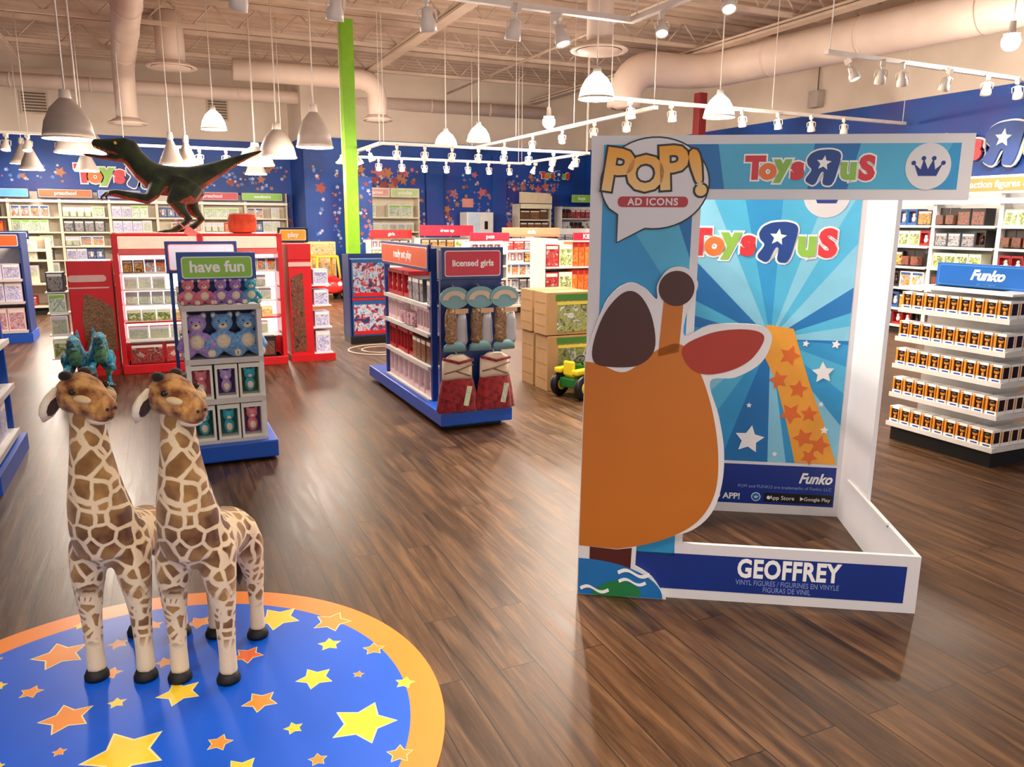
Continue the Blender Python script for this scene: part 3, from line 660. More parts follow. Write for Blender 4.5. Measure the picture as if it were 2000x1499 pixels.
# ================================================================== plush giraffes
def giraffe_mat():
    m, nt, b = new_mat('giraffe_plush'); L = nt.links.new; N = nt.nodes.new
    tc = N('ShaderNodeTexCoord'); sp = N('ShaderNodeSeparateXYZ'); L(tc.outputs['Object'], sp.inputs[0])
    n = N('ShaderNodeTexNoise'); n.inputs['Scale'].default_value = 9; L(tc.outputs['Object'], n.inputs['Vector'])
    ad = N('ShaderNodeMix'); ad.data_type = 'VECTOR'; ad.inputs[0].default_value = .035; L(tc.outputs['Object'], ad.inputs[4]); L(n.outputs['Color'], ad.inputs[5])
    def cells(sc, lo, hi):
        v = N('ShaderNodeTexVoronoi'); v.feature = 'DISTANCE_TO_EDGE'; v.inputs['Scale'].default_value = sc; L(ad.outputs[1], v.inputs['Vector'])
        r = N('ShaderNodeMapRange'); r.inputs[1].default_value = lo; r.inputs[2].default_value = hi; L(v.outputs['Distance'], r.inputs[0]); return r
    big = cells(15, .07, .11); small = cells(27, .13, .19)
    # cells get small on the legs
    k = N('ShaderNodeMapRange'); k.inputs[1].default_value = .33; k.inputs[2].default_value = .38; L(sp.outputs[2], k.inputs[0])
    mx = N('ShaderNodeMix'); L(k.outputs[0], mx.inputs[0]); L(small.outputs[0], mx.inputs[2]); L(big.outputs[0], mx.inputs[3])
    k2 = N('ShaderNodeMapRange'); k2.inputs[1].default_value = .13; k2.inputs[2].default_value = .18; L(sp.outputs[2], k2.inputs[0])
    mu = N('ShaderNodeMath'); mu.operation = 'MULTIPLY'; L(mx.outputs[0], mu.inputs[0]); L(k2.outputs[0], mu.inputs[1])
    n2 = N('ShaderNodeTexNoise'); n2.inputs['Scale'].default_value = 7; n2.inputs['Detail'].default_value = 3; L(tc.outputs['Object'], n2.inputs['Vector'])
    r2 = N('ShaderNodeValToRGB'); L(n2.outputs['Fac'], r2.inputs[0]); r2.color_ramp.elements[0].position = .4; r2.color_ramp.elements[0].color = srgb('5e3214'); r2.color_ramp.elements[1].position = .62; r2.color_ramp.elements[1].color = srgb('b08448')
    mc = N('ShaderNodeMix'); mc.data_type = 'RGBA'; L(mu.outputs[0], mc.inputs[0]); mc.inputs[6].default_value = srgb('eed6ae'); L(r2.outputs[0], mc.inputs[7])
    L(mc.outputs[2], b.inputs['Base Color']); b.inputs['Roughness'].default_value = .9; b.inputs['Sheen Weight'].default_value = .3
    fn_ = N('ShaderNodeTexNoise'); fn_.inputs['Scale'].default_value = 220; L(tc.outputs['Object'], fn_.inputs['Vector'])
    bp_ = N('ShaderNodeBump'); bp_.inputs['Strength'].default_value = .5; bp_.inputs['Distance'].default_value = .004; L(fn_.outputs['Fac'], bp_.inputs['Height']); L(bp_.outputs[0], b.inputs['Normal'])
    return m
gm = giraffe_mat()
def fur(name, c1, c2, scale=18):
    m, nt, b = new_mat(name); L = nt.links.new; N = nt.nodes.new; tc = N('ShaderNodeTexCoord')
    n = N('ShaderNodeTexNoise'); n.inputs['Scale'].default_value = scale; n.inputs['Detail'].default_value = 4; L(tc.outputs['Object'], n.inputs['Vector'])
    r = N('ShaderNodeValToRGB'); L(n.outputs['Fac'], r.inputs[0]); r.color_ramp.elements[0].position = .38; r.color_ramp.elements[1].position = .62
    r.color_ramp.elements[0].color = srgb(c1); r.color_ramp.elements[1].color = srgb(c2); L(r.outputs[0], b.inputs['Base Color']); b.inputs['Roughness'].default_value = .9
    b.inputs['Sheen Weight'].default_value = .25
    f_ = N('ShaderNodeTexNoise'); f_.inputs['Scale'].default_value = 180; L(tc.outputs['Object'], f_.inputs['Vector'])
    bp_ = N('ShaderNodeBump'); bp_.inputs['Strength'].default_value = .5; bp_.inputs['Distance'].default_value = .004; L(f_.outputs['Fac'], bp_.inputs['Height']); L(bp_.outputs[0], b.inputs['Normal'])
    MATS[name] = m; return m
gface = fur('giraffe_face_plush', '6e3512', 'd9a05c', 22); gcream = fur('cream_plush', 'e8d4b4', 'f6ead2'); gdark = fur('dark_brown_plush', '1c100c', '3a2014')
hoofm = mat('hoof_black', '0d0b0b', .6)
def giraffe(M, label, turn=28, tagged=False):
    t = thing('plush_giraffe', M, label, 'plush toy', 'large plush giraffes standing on the round mat')
    b = MB()
    for s in (-1, 1):
        b.tube([(s * .09, 0, .03), (s * .09, 0, .12), (s * .09, .002, .24), (s * .088, .0, .33), (s * .082, .0, .42), (s * .072, .01, .50), (s * .055, .03, .58)], [.033, .031, .036, .047, .06, .07, .062], 14)
        b.tube([(s * .085, .31, .03), (s * .085, .31, .13), (s * .084, .315, .22), (s * .08, .305, .31), (s * .072, .29, .4), (s * .05, .27, .48)], [.03, .027, .034, .046, .064, .066], 14)
    b.loft([((0, y, z), (rx, 0, 0), (0, 0, rz)) for y, z, rx, rz in ((-.075, .56, .05, .06), (-.05, .555, .1, .1), (.02, .54, .125, .12), (.12, .50, .11, .105), (.22, .47, .11, .1), (.30, .455, .108, .1), (.36, .45, .07, .075), (.385, .45, .02, .03))], 18)
    b.tube([(0, .01, .53), (0, -.02, .62), (.0, -.038, .70), (.003, -.05, .78), (.005, -.056, .88), (.006, -.058, .98), (.006, -.06, 1.06)], [.115, .108, .095, .08, .064, .054, .052], 18)
    body = fuse(b, 'body', gm, t, .0085, 5)
    H_ = T(.006, -.066, 1.07) @ RZ(turn) @ RX(8) @ T(0, .015, 0)
    h = MB(H_)
    h.loft([((0, y, z), (rx, 0, 0), (0, 0, rz)) for y, z, rx, rz in ((.065, .0, .02, .02), (.05, .0, .058, .056), (.01, .008, .076, .072), (-.035, .004, .072, .066), (-.07, -.012, .058, .054), (-.1, -.024, .052, .048), (-.122, -.028, .042, .038), (-.132, -.028, .014, .014))], 18)
    hd = fuse(h, 'head', [gface], t, .007, 3)
    e = MB(H_)
    for q in (-1, 1): MB(H_).ball((q * .052, -.062, .012), (.016, .038, .013), 14).build('cream_face_patch', mat('plush_tan_cream', 'e2c69a', .9), t)
    e.ball((0, -.085, -.062), (.04, .04, .018)); e.build('cream_chin', gcream, t)
    for s in (-1, 1):
        MB(H_).ball((s * .068, -.04, .034), .0105, 12).build('eye', black, t)
        MB(H_).tube([(s * .03, .015, .04), (s * .036, .018, .062)], [.014, .012], 10).ball((s * .038, .018, .07), (.022, .022, .017), 12).build('horn', gdark, t)
        E_ = H_ @ T(s * .06, .035, .02) @ RY(s * 76) @ RZ(s * 12) @ Matrix.Scale(1.1, 4)
        ear = MB(E_); ear.loft([((s * x, 0, 0), (0, ry * .5, 0), (0, 0, ry)) for x, ry in ((-.01, .012), (.02, .028), (.05, .033), (.08, .024), (.1, .004))], 12)
        eo = ear.build('ear', gcream, t)
        MB(E_).ball((s * .045, -.013, 0), (.032, .006, .02), 10).build('inner_ear', gdark, eo)
        for y in (0, .31): MB().lathe([(.001, 0), (.042, .001), (.042, .014), (.033, .034), (.001, .036)], 16, (s * (.09 if y == 0 else .085), y - .006, .0)).build('hoof', hoofm, t)
        MB(H_).ball((s * .016, -.132, -.016), .006, 8).build('nostril', gdark, t)
    MB(H_).tube([(-.03, -.118, -.045), (0, -.132, -.048), (.03, -.118, -.045)], .003, 6).build('mouth', gdark, t)
    m = MB(); P = [(0.003, .01, 1.13), (.003, .005, 1.02), (.003, -.002, .93), (.002, .012, .84), (.0, .035, .74), (0, .07, .66)]
    m.loft([(p, (.012, 0, 0), (0, .022, .008)) for p in P], 8); m.build('mane', gdark, t)
    MB().tube([(0, .38, .47), (-.01, .41, .42), (-.02, .42, .33), (-.02, .415, .27)], [.013, .01, .009, .016], 10).tube([(-.02, .415, .27), (-.02, .41, .22), (-.02, .41, .17)], [.018, .022, .004], 10).build('tail', gdark, t)
    TG = H_ @ T(.07, .02, -.01) @ RZ(-turn) @ T(.03, 0, 0)
    if tagged:
        MB(TG).prism(circ(.03, 0, .028, .034, 24), -.012, -.009).build('hang_tag', mat('cream_tag', 'e2e0c0', .5), t)
    return t
giraffe(RC @ T(-1.4225, 2.555, .0045), 'leftmost plush giraffe with a round cream hang tag at its ear', 72, True)
giraffe(RC @ T(-1.115, 2.545, .0045) @ RZ(-2), 'right plush giraffe, without a hang tag, its head before the have fun gondola', 70, True)
# ================================================================== shop fittings
def sign(parent, x0, x1, z0, z1, y, field, body=None, fr=navy, b=.025, size=None, name='sign_panel', rim=wtext, off=.002, tm=wtext):
    s = MB().box(x0, x1, y, y + .03, z0, z1, b=.004).build(name, fr, parent)
    MB().prism(rrect(x0 + b, x1 - b, z0 + b, z1 - b, min(.02, (z1 - z0) * .15)), y - .003, y).build('sign_rim', rim, s)
    MB().prism(rrect(x0 + b * 1.25, x1 - b * 1.25, z0 + b * 1.25, z1 - b * 1.25, min(.018, (z1 - z0) * .15)), y - .005, y - .003).build('sign_field', field, s)
    if body:
        size = size or (z1 - z0) * .5
        lettering('sign_text', body, T((x0 + x1) / 2, y - .006, (z0 + z1) / 2 + size * .02), size, tm, s, offset=off, extrude=.001)
    return s
def unit(name, label, cat, M, w, d, h, zs, post=white, back=white, kickm=kick, base=.1, lip=price, group=None, pw=.03, shelfd=None, backh=None, shelfm=None):
    t = thing(name, M, label, cat, group)
    MB().box(pw, w - pw, d - .03, d, base, backh or h).build('back_panel', back, t)
    for x in (0, w - pw): MB().box(x, x + pw, .03 if d > .2 else 0, d, 0, h, b=.004).build('upright', post, t)
    MB().box(pw, w - pw, .02, d - .03, 0, base - .03).build('kick_plate', kickm, t)
    for z in zs:
        s = MB().box(pw, w - pw, .0, d - .03, z - .02, z).build('shelf', shelfm or white, t)
        MB().box(pw, w - pw, -.008, .0, z - .032, z + .004).build('price_strip', lip, s)
    return t

# packaging prototypes ---------------------------------------------------------
PAL = dict(
    pastel=art('print_pastel', ['f2efe2', 'bcd0a8', 'd9d3b4', '9fb9b4', 'e8d9c0'], 9),
    mint=art('print_mint', ['dfe9d2', 'a9c79a', 'f3f0e4', '7fa38e', 'cfd6bc'], 10),
    bright=art('print_bright', ['f1e9da', 'd8392f', 'f0b43a', '3f78b8', 'efe6d6'], 9),
    lilac=art('print_lilac', ['cfc6e0', '8c86b8', 'e9e2ee', '6c7fb4', 'd5cde4'], 11),
    dark=art('print_dark', ['141316', '3a2420', '8a5a34', '1d2a34', 'a8402c'], 14),
    gold=art('print_gold', ['2b1a12', 'c88a30', '6a3a1c', 'e0b45a', '402018'], 14),
    steel=art('print_steel', ['20242c', '4a5568', '8c98a8', 'b8a090', '30343c'], 13),
    orange=art('print_orange_box', ['e0571e', 'ea7a2c', 'c8481a', 'f09a4c', 'd85820'], 6),
    pink=art('print_pink', ['d8a0b0', 'b86078', 'efd8dc', '8a3a50', 'e4b8c4'], 12),
    brown=art('print_brown_box', ['8a5c3a', '5a3a26', 'a87a50', '3a2418', '94683c'], 12, stretch=(1, 1, 3)),
    green=art('print_green', ['5a8a3a', 'd8d8a0', '2f5a2a', 'a8b850', 'e8e4d0'], 10),
    tractor=art('print_tractor', ['8c8c88', 'd0d0c6', '5c6a48', 'a8ac60', '4a4a48'], 7),
    yellow=art('print_yellow', ['f0c840', 'f7e9b0', 'd8a020', 'e8e0c0', 'c86a28'], 9),
    red=art('print_red', ['b81c24', '7a1218', 'e05048', '2a1414', 'd8a8a0'], 11),
    blue=art('print_blue', ['1c5a9c', '4a90c4', 'c8dce8', 'b83030', '123a6a'], 7))
BOD = dict(pastel='efece0', mint='e4ead8', bright='f2ece0', lilac='d4cce4', dark='1a181a', gold='2a1c14', steel='3a3e46', orange='dc5a20', pink='e6c8cc', brown='6a4a32', green='d8dcc0', yellow='f0d480', red='a01820', blue='1c5494')
BM_ = {k: mat('carton_' + k, v, .45) for k, v in BOD.items()}
PC = {}
def pkg(style, pal, w, d, h):
    """mesh of one package, front at y=0, standing on z=0, centred in x"""
    key = (style, pal, w, d, h)
    if key in PC: return PC[key]
    mb = MB(); e = min(w, h) * .08
    if style == 'carton':
        mb.box(-w / 2, w / 2, 0, d, 0, h, 0); mb.prism([(-w / 2 + e, e), (w / 2 - e, e), (w / 2 - e, h - e), (-w / 2 + e, h - e)], -.0015, 0, 1)
        mb.prism([(-w / 2 + e, h * .8), (w / 2 - e, h * .8), (w / 2 - e, h - e), (-w / 2 + e, h - e)], -.003, -.0015, 2)
    elif style == 'window':
        mb.box(-w / 2, w / 2, d * .35, d, 0, h, 0); t = e
        mb.box(-w / 2, -w / 2 + t, 0, d * .35, 0, h).box(w / 2 - t, w / 2, 0, d * .35, 0, h).box(-w / 2 + t, w / 2 - t, 0, d * .35, 0, h * .16).box(-w / 2 + t, w / 2 - t, 0, d * .35, h * .86, h)
        mb.prism([(-w / 2 + t, h * .16), (w / 2 - t, h * .16), (w / 2 - t, h * .86), (-w / 2 + t, h * .86)], d * .33, d * .35, 1)
        mb.ball((0, d * .2, h * .38), (w * .22, d * .13, h * .2), 8, 2).ball((0, d * .2, h * .62), (w * .16, d * .12, h * .12), 8, 2)
    elif style == 'blister':
        mb.box(-w / 2, w / 2, 0, .004, 0, h, 0); mb.prism(rrect(-w * .4, w * .4, h * .08, h * .6, w * .1, 3), -d * .5, 0, 1)
        mb.prism([(-w / 2 + e, h * .66), (w / 2 - e, h * .66), (w / 2 - e, h - e), (-w / 2 + e, h - e)], -.002, 0, 2)
    elif style == 'dome':
        mb.prism([(-w / 2, 0), (w / 2, 0), (w / 2, h * .6)] + [(w / 2 * cos(t), h * .6 + h * .4 * sin(t)) for t in [i * pi / 10 for i in range(1, 10)]] + [(-w / 2, h * .6)], 0, d, 0)
        mb.prism([(-w * .42, h * .05), (w * .42, h * .05), (w * .42, h * .58)] + [(w * .42 * cos(t), h * .58 + h * .35 * sin(t)) for t in [i * pi / 10 for i in range(1, 10)]] + [(-w * .42, h * .58)], -.002, 0, 1)
    me = mb.mesh(style + '_' + pal)
    for m in (BM_[pal], PAL[pal], {'dark': MATS['carton_gold'], 'mint': green, 'pastel': BM_['lilac'], 'orange': BM_['red'], 'bright': BM_['blue']}.get(pal, BM_['bright'])): me.materials.append(m)
    PC[key] = me; return me
NM = dict(carton='boxed_toy', window='window_boxed_toy', blister='carded_toy', dome='dome_topped_toy_box')
def row(M, x0, x1, z, kinds, label, group, depth=.22, y=.04, seed=0, hmax=.3, gap=.008, cat='toy box', full=.97, nm=None):
    """a row of separate packages on a shelf; kinds: list of (style, palette, w, h)"""
    r = random.Random(seed * 131 + len(label)); x = x0 + .01; k = r.choice(kinds); left = 0
    while True:
        if left == 0: k = r.choice(kinds); left = r.randint(2, 4)
        style, pal, w, h = k; left -= 1
        if x + w > x1: break
        h = min(h, hmax)
        if r.random() < full:
            o = link(nm or NM[style], pkg(style, pal, w, depth, h)); yy = y + r.uniform(0, .012) + (.06 if style == 'blister' else 0)
            o.matrix_world = M @ T(x + w / 2, yy, z + .001)
            tag(o, label, cat, group)
        x += w + gap

# ------------------------------------------------ long wall run at the back left
KB = [('carton', 'bright', .18, .25), ('window', 'blue', .17, .24), ('carton', 'orange', .2, .23), ('carton', 'steel', .2, .25), ('carton', 'pastel', .2, .26), ('carton', 'mint', .17, .27), ('window', 'pastel', .16, .25), ('carton', 'bright', .24, .22), ('carton', 'lilac', .2, .25), ('carton', 'mint', .26, .24), ('blister', 'pastel', .14, .22)]
ZS = [.14, .40, .72, 1.03, 1.35, 1.68]
ords = ['lowest', 'second lowest', 'third lowest', 'fourth lowest', 'second highest', 'highest']
for k in range(8):
    X0 = -4.9 + k * 1.0
    if X0 + 1 > 3.2: break
    U = T(X0, 20.5, 0)
    unit('shelving_bay', 'white wall shelving bay stocked with baby toys along the back left wall', 'shelving', U, 1.0, .49, 2.3, ZS, post=cream, back=cream, shelfm=cream, lip=cream, group='back left wall shelving bays', backh=2.25)
    for j, z in enumerate(ZS):
        if j < 3 and X0 > -.6: continue
        row(U, .03, .97, z, KB, 'small packaged baby toy on the %s shelf of the back left wall' % ords[j], 'toys on the %s back left shelf' % ords[j], seed=k * 7 + j, hmax=.28 if j else .24, nm='baby_toy_box')
V = thing('light_valance', T(0, 20.46, 0), 'long white valance strip above the highest shelf of the back left wall', 'valance')
MB().box(-4.9, 3.1, 0, .04, 2.0, 2.06).build('valance_board', mat('lit_valance', 'fff4e6', .4), V)
for x0, x1, f_, tx, lb in ((-3.15, -2.45, mat('sign_light_blue', '5fb0dc', .4), None, 'plain light blue department sign at the far left of the back wall'), (-2.3, -1.2, orange, 'preschool', 'orange department sign on the back left wall, left of the dinosaur'), (-1.12, -.2, mat('sign_periwinkle', '6f8fe0', .4), 'infant', 'periwinkle department sign between the orange sign and the dinosaur arm'), (.75, 1.95, crimson, 'preschool', 'red department sign behind the dinosaur tail'), (2.0, 3.0, green, 'newborn', 'green department sign at the right end of the back left wall')):
    t = thing('department_sign', T(0, 20.44, 0), lb, 'sign'); sign(t, x0, x1, 2.09, 2.31, 0, f_, tx, size=.11, rim=BM_['pastel'])
logo3 = lambda M, w, lb: tag(logo(M, w, None, 'raised_shop_sign', depth=.03), lb, 'sign')
logo3(T(-.42, 20.985, 2.66), 2.3, 'colourful shop name in raised letters on the back left wall behind the dinosaur head')
logo3(T(10.86, 7.55, 2.74) @ RZ(-90), 2.15, 'large shop name in raised letters on the right blue wall above the orange sign')
logo3(T(9.95, 19.17, 2.86), .9, 'small shop name in raised letters in the far right corner')
# star murals
sw = [mat('mural_star_orange', 'c07c48', .5), mat('mural_star_pink', 'c86a70', .5), mat('mural_star_white', 'c8cce8', .5), mat('mural_star_blue', '6a8ad8', .5), mat('mural_star_red', 'a8483c', .5)]
def mural(parent, M, areas, seed):
    r = random.Random(seed); mb = MB(M)
    for x0, x1, z0, z1, n, big in areas:
        for i in range(n):
            s = r.uniform(.025, .06) if r.random() > big else r.uniform(.08, .15)
            mb.prism(star_poly(r.uniform(x0, x1), r.uniform(z0, z1), s, r.uniform(0, 1.2), .5), -.004 - .0001 * i, 0, r.choice((0, 1, 2, 2, 3, 3, 4) if s < .07 else (0, 0, 1, 4)))
    o = mb.build('star_mural', sw, parent); o['kind'] = 'stuff'; return o
mural(w1, T(0, 20.998, 0), [(-5, -1.8, 2.42, 2.88, 60, .05), (1.2, 2.6, 2.4, 2.9, 36, .06), (2.5, 3.25, 1.2, 3.0, 50, .15)], 1)
mural(w1, T(0, YM - .152, 0), [(3.5, 3.75, .9, 2.9, 26, .12), (3.95, 4.12, .4, 2.9, 30, .0)], 2)
mural(w2, T(0, YM - .002, 0), [(4.6, 6.2, 2.45, 2.9, 50, .3), (4.25, 4.5, .4, 2.9, 40, .0), (6.85, 7.1, 1.2, 2.4, 22, .15), (7.1, 7.8, 1.9, 2.9, 26, .04), (7.85, 8.08, 1.2, 2.4, 22, .15), (8.55, 10.1, 2.45, 2.85, 50, .3), (8.5, 8.75, 1.2, 2.4, 24, .1), (5.9, 6.28, 1.2, 2.5, 40, .0), (9.7, 9.95, 1.3, 2.6, 20, 0)], 3)
tag(MB().box(7.3, 7.6, YM - .02, YM - .001, 2.0, 2.22).build('paper_notice', mat('notice_pink', 'e89a8c', .5)), 'small pink square notice on the blue wall above the white cabinet', 'notice')

# ------------------------------------------------ units on the middle wall
U = T(4.55, 18.7, 0)
unit('shelving_unit', 'cream wall shelving unit with green and pink signs right of the green post', 'shelving', U, 1.45, .45, 2.42, [.3, .68, 1.04, 1.39, 1.73], post=cream, back=cream, shelfm=cream, lip=cream)
t = thing('department_sign', T(0, 18.66, 0), 'pale pink department sign over the middle wall unit right of the green post', 'sign'); sign(t, 4.6, 5.24, 2.2, 2.42, 0, mat('sign_rose', 'e8a8a0', .4), 'games', size=.12, fr=cream)
t = thing('department_sign', T(0, 18.66, 0), 'pale green department sign over the middle wall unit right of the green post', 'sign'); sign(t, 5.26, 5.98, 2.2, 2.42, 0, mat('sign_pale_green', 'c8e49a', .4), 'puzzles', size=.12, fr=cream)
for j, (z, kk, n) in enumerate(((.68, [('carton', 'steel', .16, .26)], 'lowest visible'), (1.04, [('carton', 'yellow', .22, .26), ('carton', 'yellow', .16, .27), ('carton', 'pastel', .2, .24)], 'yellow-stocked'), (1.39, [('carton', 'brown', .09, .27), ('carton', 'dark', .07, .26), ('carton', 'pastel', .2, .2)], 'brown-stocked'), (1.73, [('carton', 'mint', .3, .3), ('window', 'pastel', .18, .28)], 'top'))):
    row(U, .04, 1.41, z, kk, 'boxed game on the %s shelf of the wall unit right of the green post' % n, 'games on the %s shelf by the green post' % n, seed=j + 40, hmax=.3, nm='boxed_game')
U = T(8.7, 18.7, 0)
unit('shelving_unit', 'brown stocked wall unit under a pale rounded sign near the far right corner', 'shelving', U, .95, .45, 2.1, [.7, 1.02, 1.37, 1.7], post=cream, back=BM_['brown'], shelfm=cream, lip=cream)
t = thing('department_sign', T(0, 18.64, 0), 'pale cream sign with a rounded top over the brown stocked wall unit', 'sign')
MB().prism([(8.7, 2.12), (9.62, 2.12), (9.62, 2.3), (9.5, 2.38), (8.7, 2.4)], 0, .08).build('sign_board', mat('sign_cream', 'f2e0b8', .4), t); MB().box(8.7, 9.62, -.004, 0, 1.98, 2.1).build('lower_strip', mat('sign_pale_yellow', 'fbf0c8', .4), t)
for j, z in enumerate((.7, 1.02, 1.37, 1.7)):
    row(U, .04, .91, z, [('carton', 'brown', .28, .24), ('carton', 'brown', .2, .26)], 'brown boxed toy on the %s shelf of the brown stocked wall unit' % ords[j], 'brown boxes, %s shelf' % ords[j], seed=j + 50, hmax=.26)
U = T(9.95, 18.7, 0)
unit('shelving_unit', 'white wall unit with a green sign in the far right corner', 'shelving', U, .94, .45, 2.05, [.6, 1.04, 1.4, 1.74], post=white)
t = thing('department_sign', T(0, 18.66, 0), 'green department sign in the far right corner', 'sign'); sign(t, 10.2, 10.85, 2.14, 2.38, 0, green, 'boys', size=.12)
for j, z in enumerate((.6, 1.04, 1.4, 1.74)):
    row(U, .04, .9, z, [('carton', 'gold', .16, .26), ('blister', 'dark', .12, .24), ('carton', 'red', .14, .22), ('blister', 'pastel', .12, .24)], 'packaged toy on the %s shelf of the far right corner unit' % ords[j], 'corner unit toys, %s shelf' % ords[j], seed=j + 60, hmax=.28)
t = thing('white_cabinet', T(7.12, 18.4, 0), 'plain white cabinet with a dark slot standing before the blue middle wall', 'cabinet')
MB().box(0, .72, 0, .5, .0, 1.87, b=.01).build('carcass', white, t); MB().box(.03, .34, -.015, 0, .1, 1.84).build('door', mat('cabinet_pale_blue', 'cfe2f2', .4), t); MB().box(.36, .69, -.015, 0, .1, 1.84).build('door', white, t); MB().box(.47, .56, -.02, -.015, 1.45, 1.65).build('dark_slot', dark, t)

# ------------------------------------------------ right wall run
KR = [('carton', 'bright', .2, .24), ('window', 'blue', .16, .24), ('carton', 'green', .18, .22), ('carton', 'dark', .2, .24), ('carton', 'gold', .24, .22), ('blister', 'dark', .15, .25), ('window', 'red', .16, .22), ('carton', 'steel', .2, .2), ('dome', 'gold', .3, .26), ('window', 'dark', .15, .24)]
ZR = [.12, .38, .70, 1.02, 1.33, 1.63]
for k in range(4):
    U = T(10.4, 9.0 - k * 1.0, 0) @ RZ(-90)
    unit('shelving_bay', 'white shelving bay of action toy packages along the right wall', 'shelving', U, 1.0, .49, 2.1, ZR, group='right wall shelving bays')
    for j, z in enumerate(ZR):
        row(U, .03, .97, z, [q for q in KR if q[0] != 'dome' or j == 5], 'packaged action toy on the %s shelf of the right wall' % ords[j], 'toys on the %s right wall shelf' % ords[j], seed=k * 9 + j + 80, hmax=.27, nm='action_toy_box')
t = thing('department_sign', T(10.34, 7.9, 0) @ RZ(-90), 'long glowing orange department sign on the right wall above the shelves', 'sign')
sign(t, 0, 2.2, 2.06, 2.3, 0, mat('lit_orange_sign', 'ee7838', .4, emit=.15), 'action figures & playsets', size=.13, fr=white, tm=mat('lit_cream_lettering', 'fff0d8', .5, emit=.6, var=0))
V = thing('light_valance', T(10.36, 9.0, 0) @ RZ(-90), 'white valance strip above the highest shelf of the right wall', 'valance')
MB().box(0, 4, 0, .04, 1.93, 2.0).build('valance_board', MATS['lit_valance'], V)

# ------------------------------------------------ low white gondolas in the middle distance
KM = [('carton', 'green', .16, .2), ('carton', 'gold', .18, .2), ('window', 'pink', .13, .2), ('carton', 'red', .2, .18), ('carton', 'steel', .16, .2), ('carton', 'bright', .15, .2)]
def gond(M, w, h, zs, label, slabel=None, field=crimson, stext=None, seed=0, kinds=KM, sz=(None, None), where=''):
    U = M; unit('white_gondola', label, 'shelving', U, w, .4, h, zs, base=.12)
    if slabel:
        t = thing('header_sign', U, slabel, 'sign'); sign(t, .0, w, sz[0], sz[1], -.03, field, stext, size=.09, fr=field, rim=field)
    for j, z in enumerate(zs):
        row(U, .04, w - .04, z, kinds, 'packaged toy on the %s shelf of %s' % (ords[j] if j < len(zs) - 1 else 'highest', where), 'toys, %s shelf of %s' % (j + 1, where), seed=seed + j, hmax=(zs[j + 1] - z - .03) if j + 1 < len(zs) else .16)
gond(T(4.85, 12.4, 0), .72, 1.3, [.14, .42, .68, .9, 1.12], 'white gondola end behind the licensed girls stand', 'red header sign just right of the licensed girls sign', crimson, 'pets', 200, where='the white gondola behind the crimson sign', sz=(1.32, 1.46))
gond(T(5.66, 12.9, 0), 1.15, 1.34, [.14, .42, .68, .92, 1.14], 'white gondola of green and gold toys left of the orange boxes', 'orange header sign over the white gondola left of the orange boxes', mat('sign_salmon', 'e07858', .45), 'dolls', 220, where='the gondola left of the orange boxes', sz=(1.38, 1.54))
gond(T(5.05, 15.8, 0), 1.2, 1.3, [.14, .5, .86, 1.1], 'white gondola nearer the white cabinet', 'red header sign before the white cabinet', crimson, 'dress up', 240, where='the gondola before the white cabinet', sz=(1.34, 1.56))
gond(T(4.1, 16.2, 0), .9, 1.25, [.14, .5, .86, 1.08], 'white gondola half hidden behind the ready set play sign', 'dull red header sign behind the ready set play sign', red, 'girls', 260, where='the gondola behind the ready set play sign', sz=(1.28, 1.46))
gond(T(7.0, 12.0, 0), 1.0, 1.4, [.14, .42, .7, .98, 1.24], 'white gondola of mixed toys just left of the giant toy box', None, seed=280, where='the gondola left of the giant box')
gond(T(7.6, 15.6, 0), 1.6, 1.5, [.14, .5, .86, 1.2], 'white gondola of dark boxes in front of the far right corner', None, seed=300, where='the gondola before the far right corner', kinds=[('carton', 'steel', .2, .2), ('carton', 'dark', .18, .2), ('carton', 'pastel', .22, .14)])
# orange box tower
U = T(5.55, 11.0, 0)
t = thing('orange_box_stand', U, 'white display stand of tall orange toy boxes under a red header, behind the tractor cartons', 'display')
MB().box(0, .03, 0, .5, 0, 1.4).build('upright', white, t); MB().box(1.0, 1.04, 0, .5, 0, 1.4).build('upright', white, t); MB().box(.03, 1.0, .47, .5, .1, 1.35).build('back_panel', white, t)
for z in (.5, .95): MB().box(.03, 1.0, -.02, .47, z - .03, z).build('shelf', BM_['pink'], t)
MB().box(.5, 1.04, -.05, -.02, 1.36, 1.48).build('header_board', crimson, t)
lettering('header_text', 'KIDS', T(.77, -.052, 1.42), .1, wtext, t, offset=.003)
for z, h in ((.5, .4), (.95, .38)):
    for k in range(4):
        o = link('orange_boxed_toy', pkg('carton', 'orange', .105, .3, h)); o.matrix_world = U @ T(.58 + k * .112, .03, z + .001)
        tag(o, 'tall narrow orange toy box on the %s shelf of the orange stand' % ('upper' if z > .9 else 'lower'), 'toy box', 'orange boxes %s' % ('upper' if z > .9 else 'lower'))
    for k in range(2):
        o = link('boxed_toy', pkg('carton', 'green' if k else 'red', .24, .3, h - .04)); o.matrix_world = U @ T(.16 + k * .25, .03, z + .001)
        tag(o, 'wide picture-printed toy box beside the orange boxes, %s shelf, %s one' % ('upper' if z > .9 else 'lower', 'right' if k else 'left'), 'toy box')

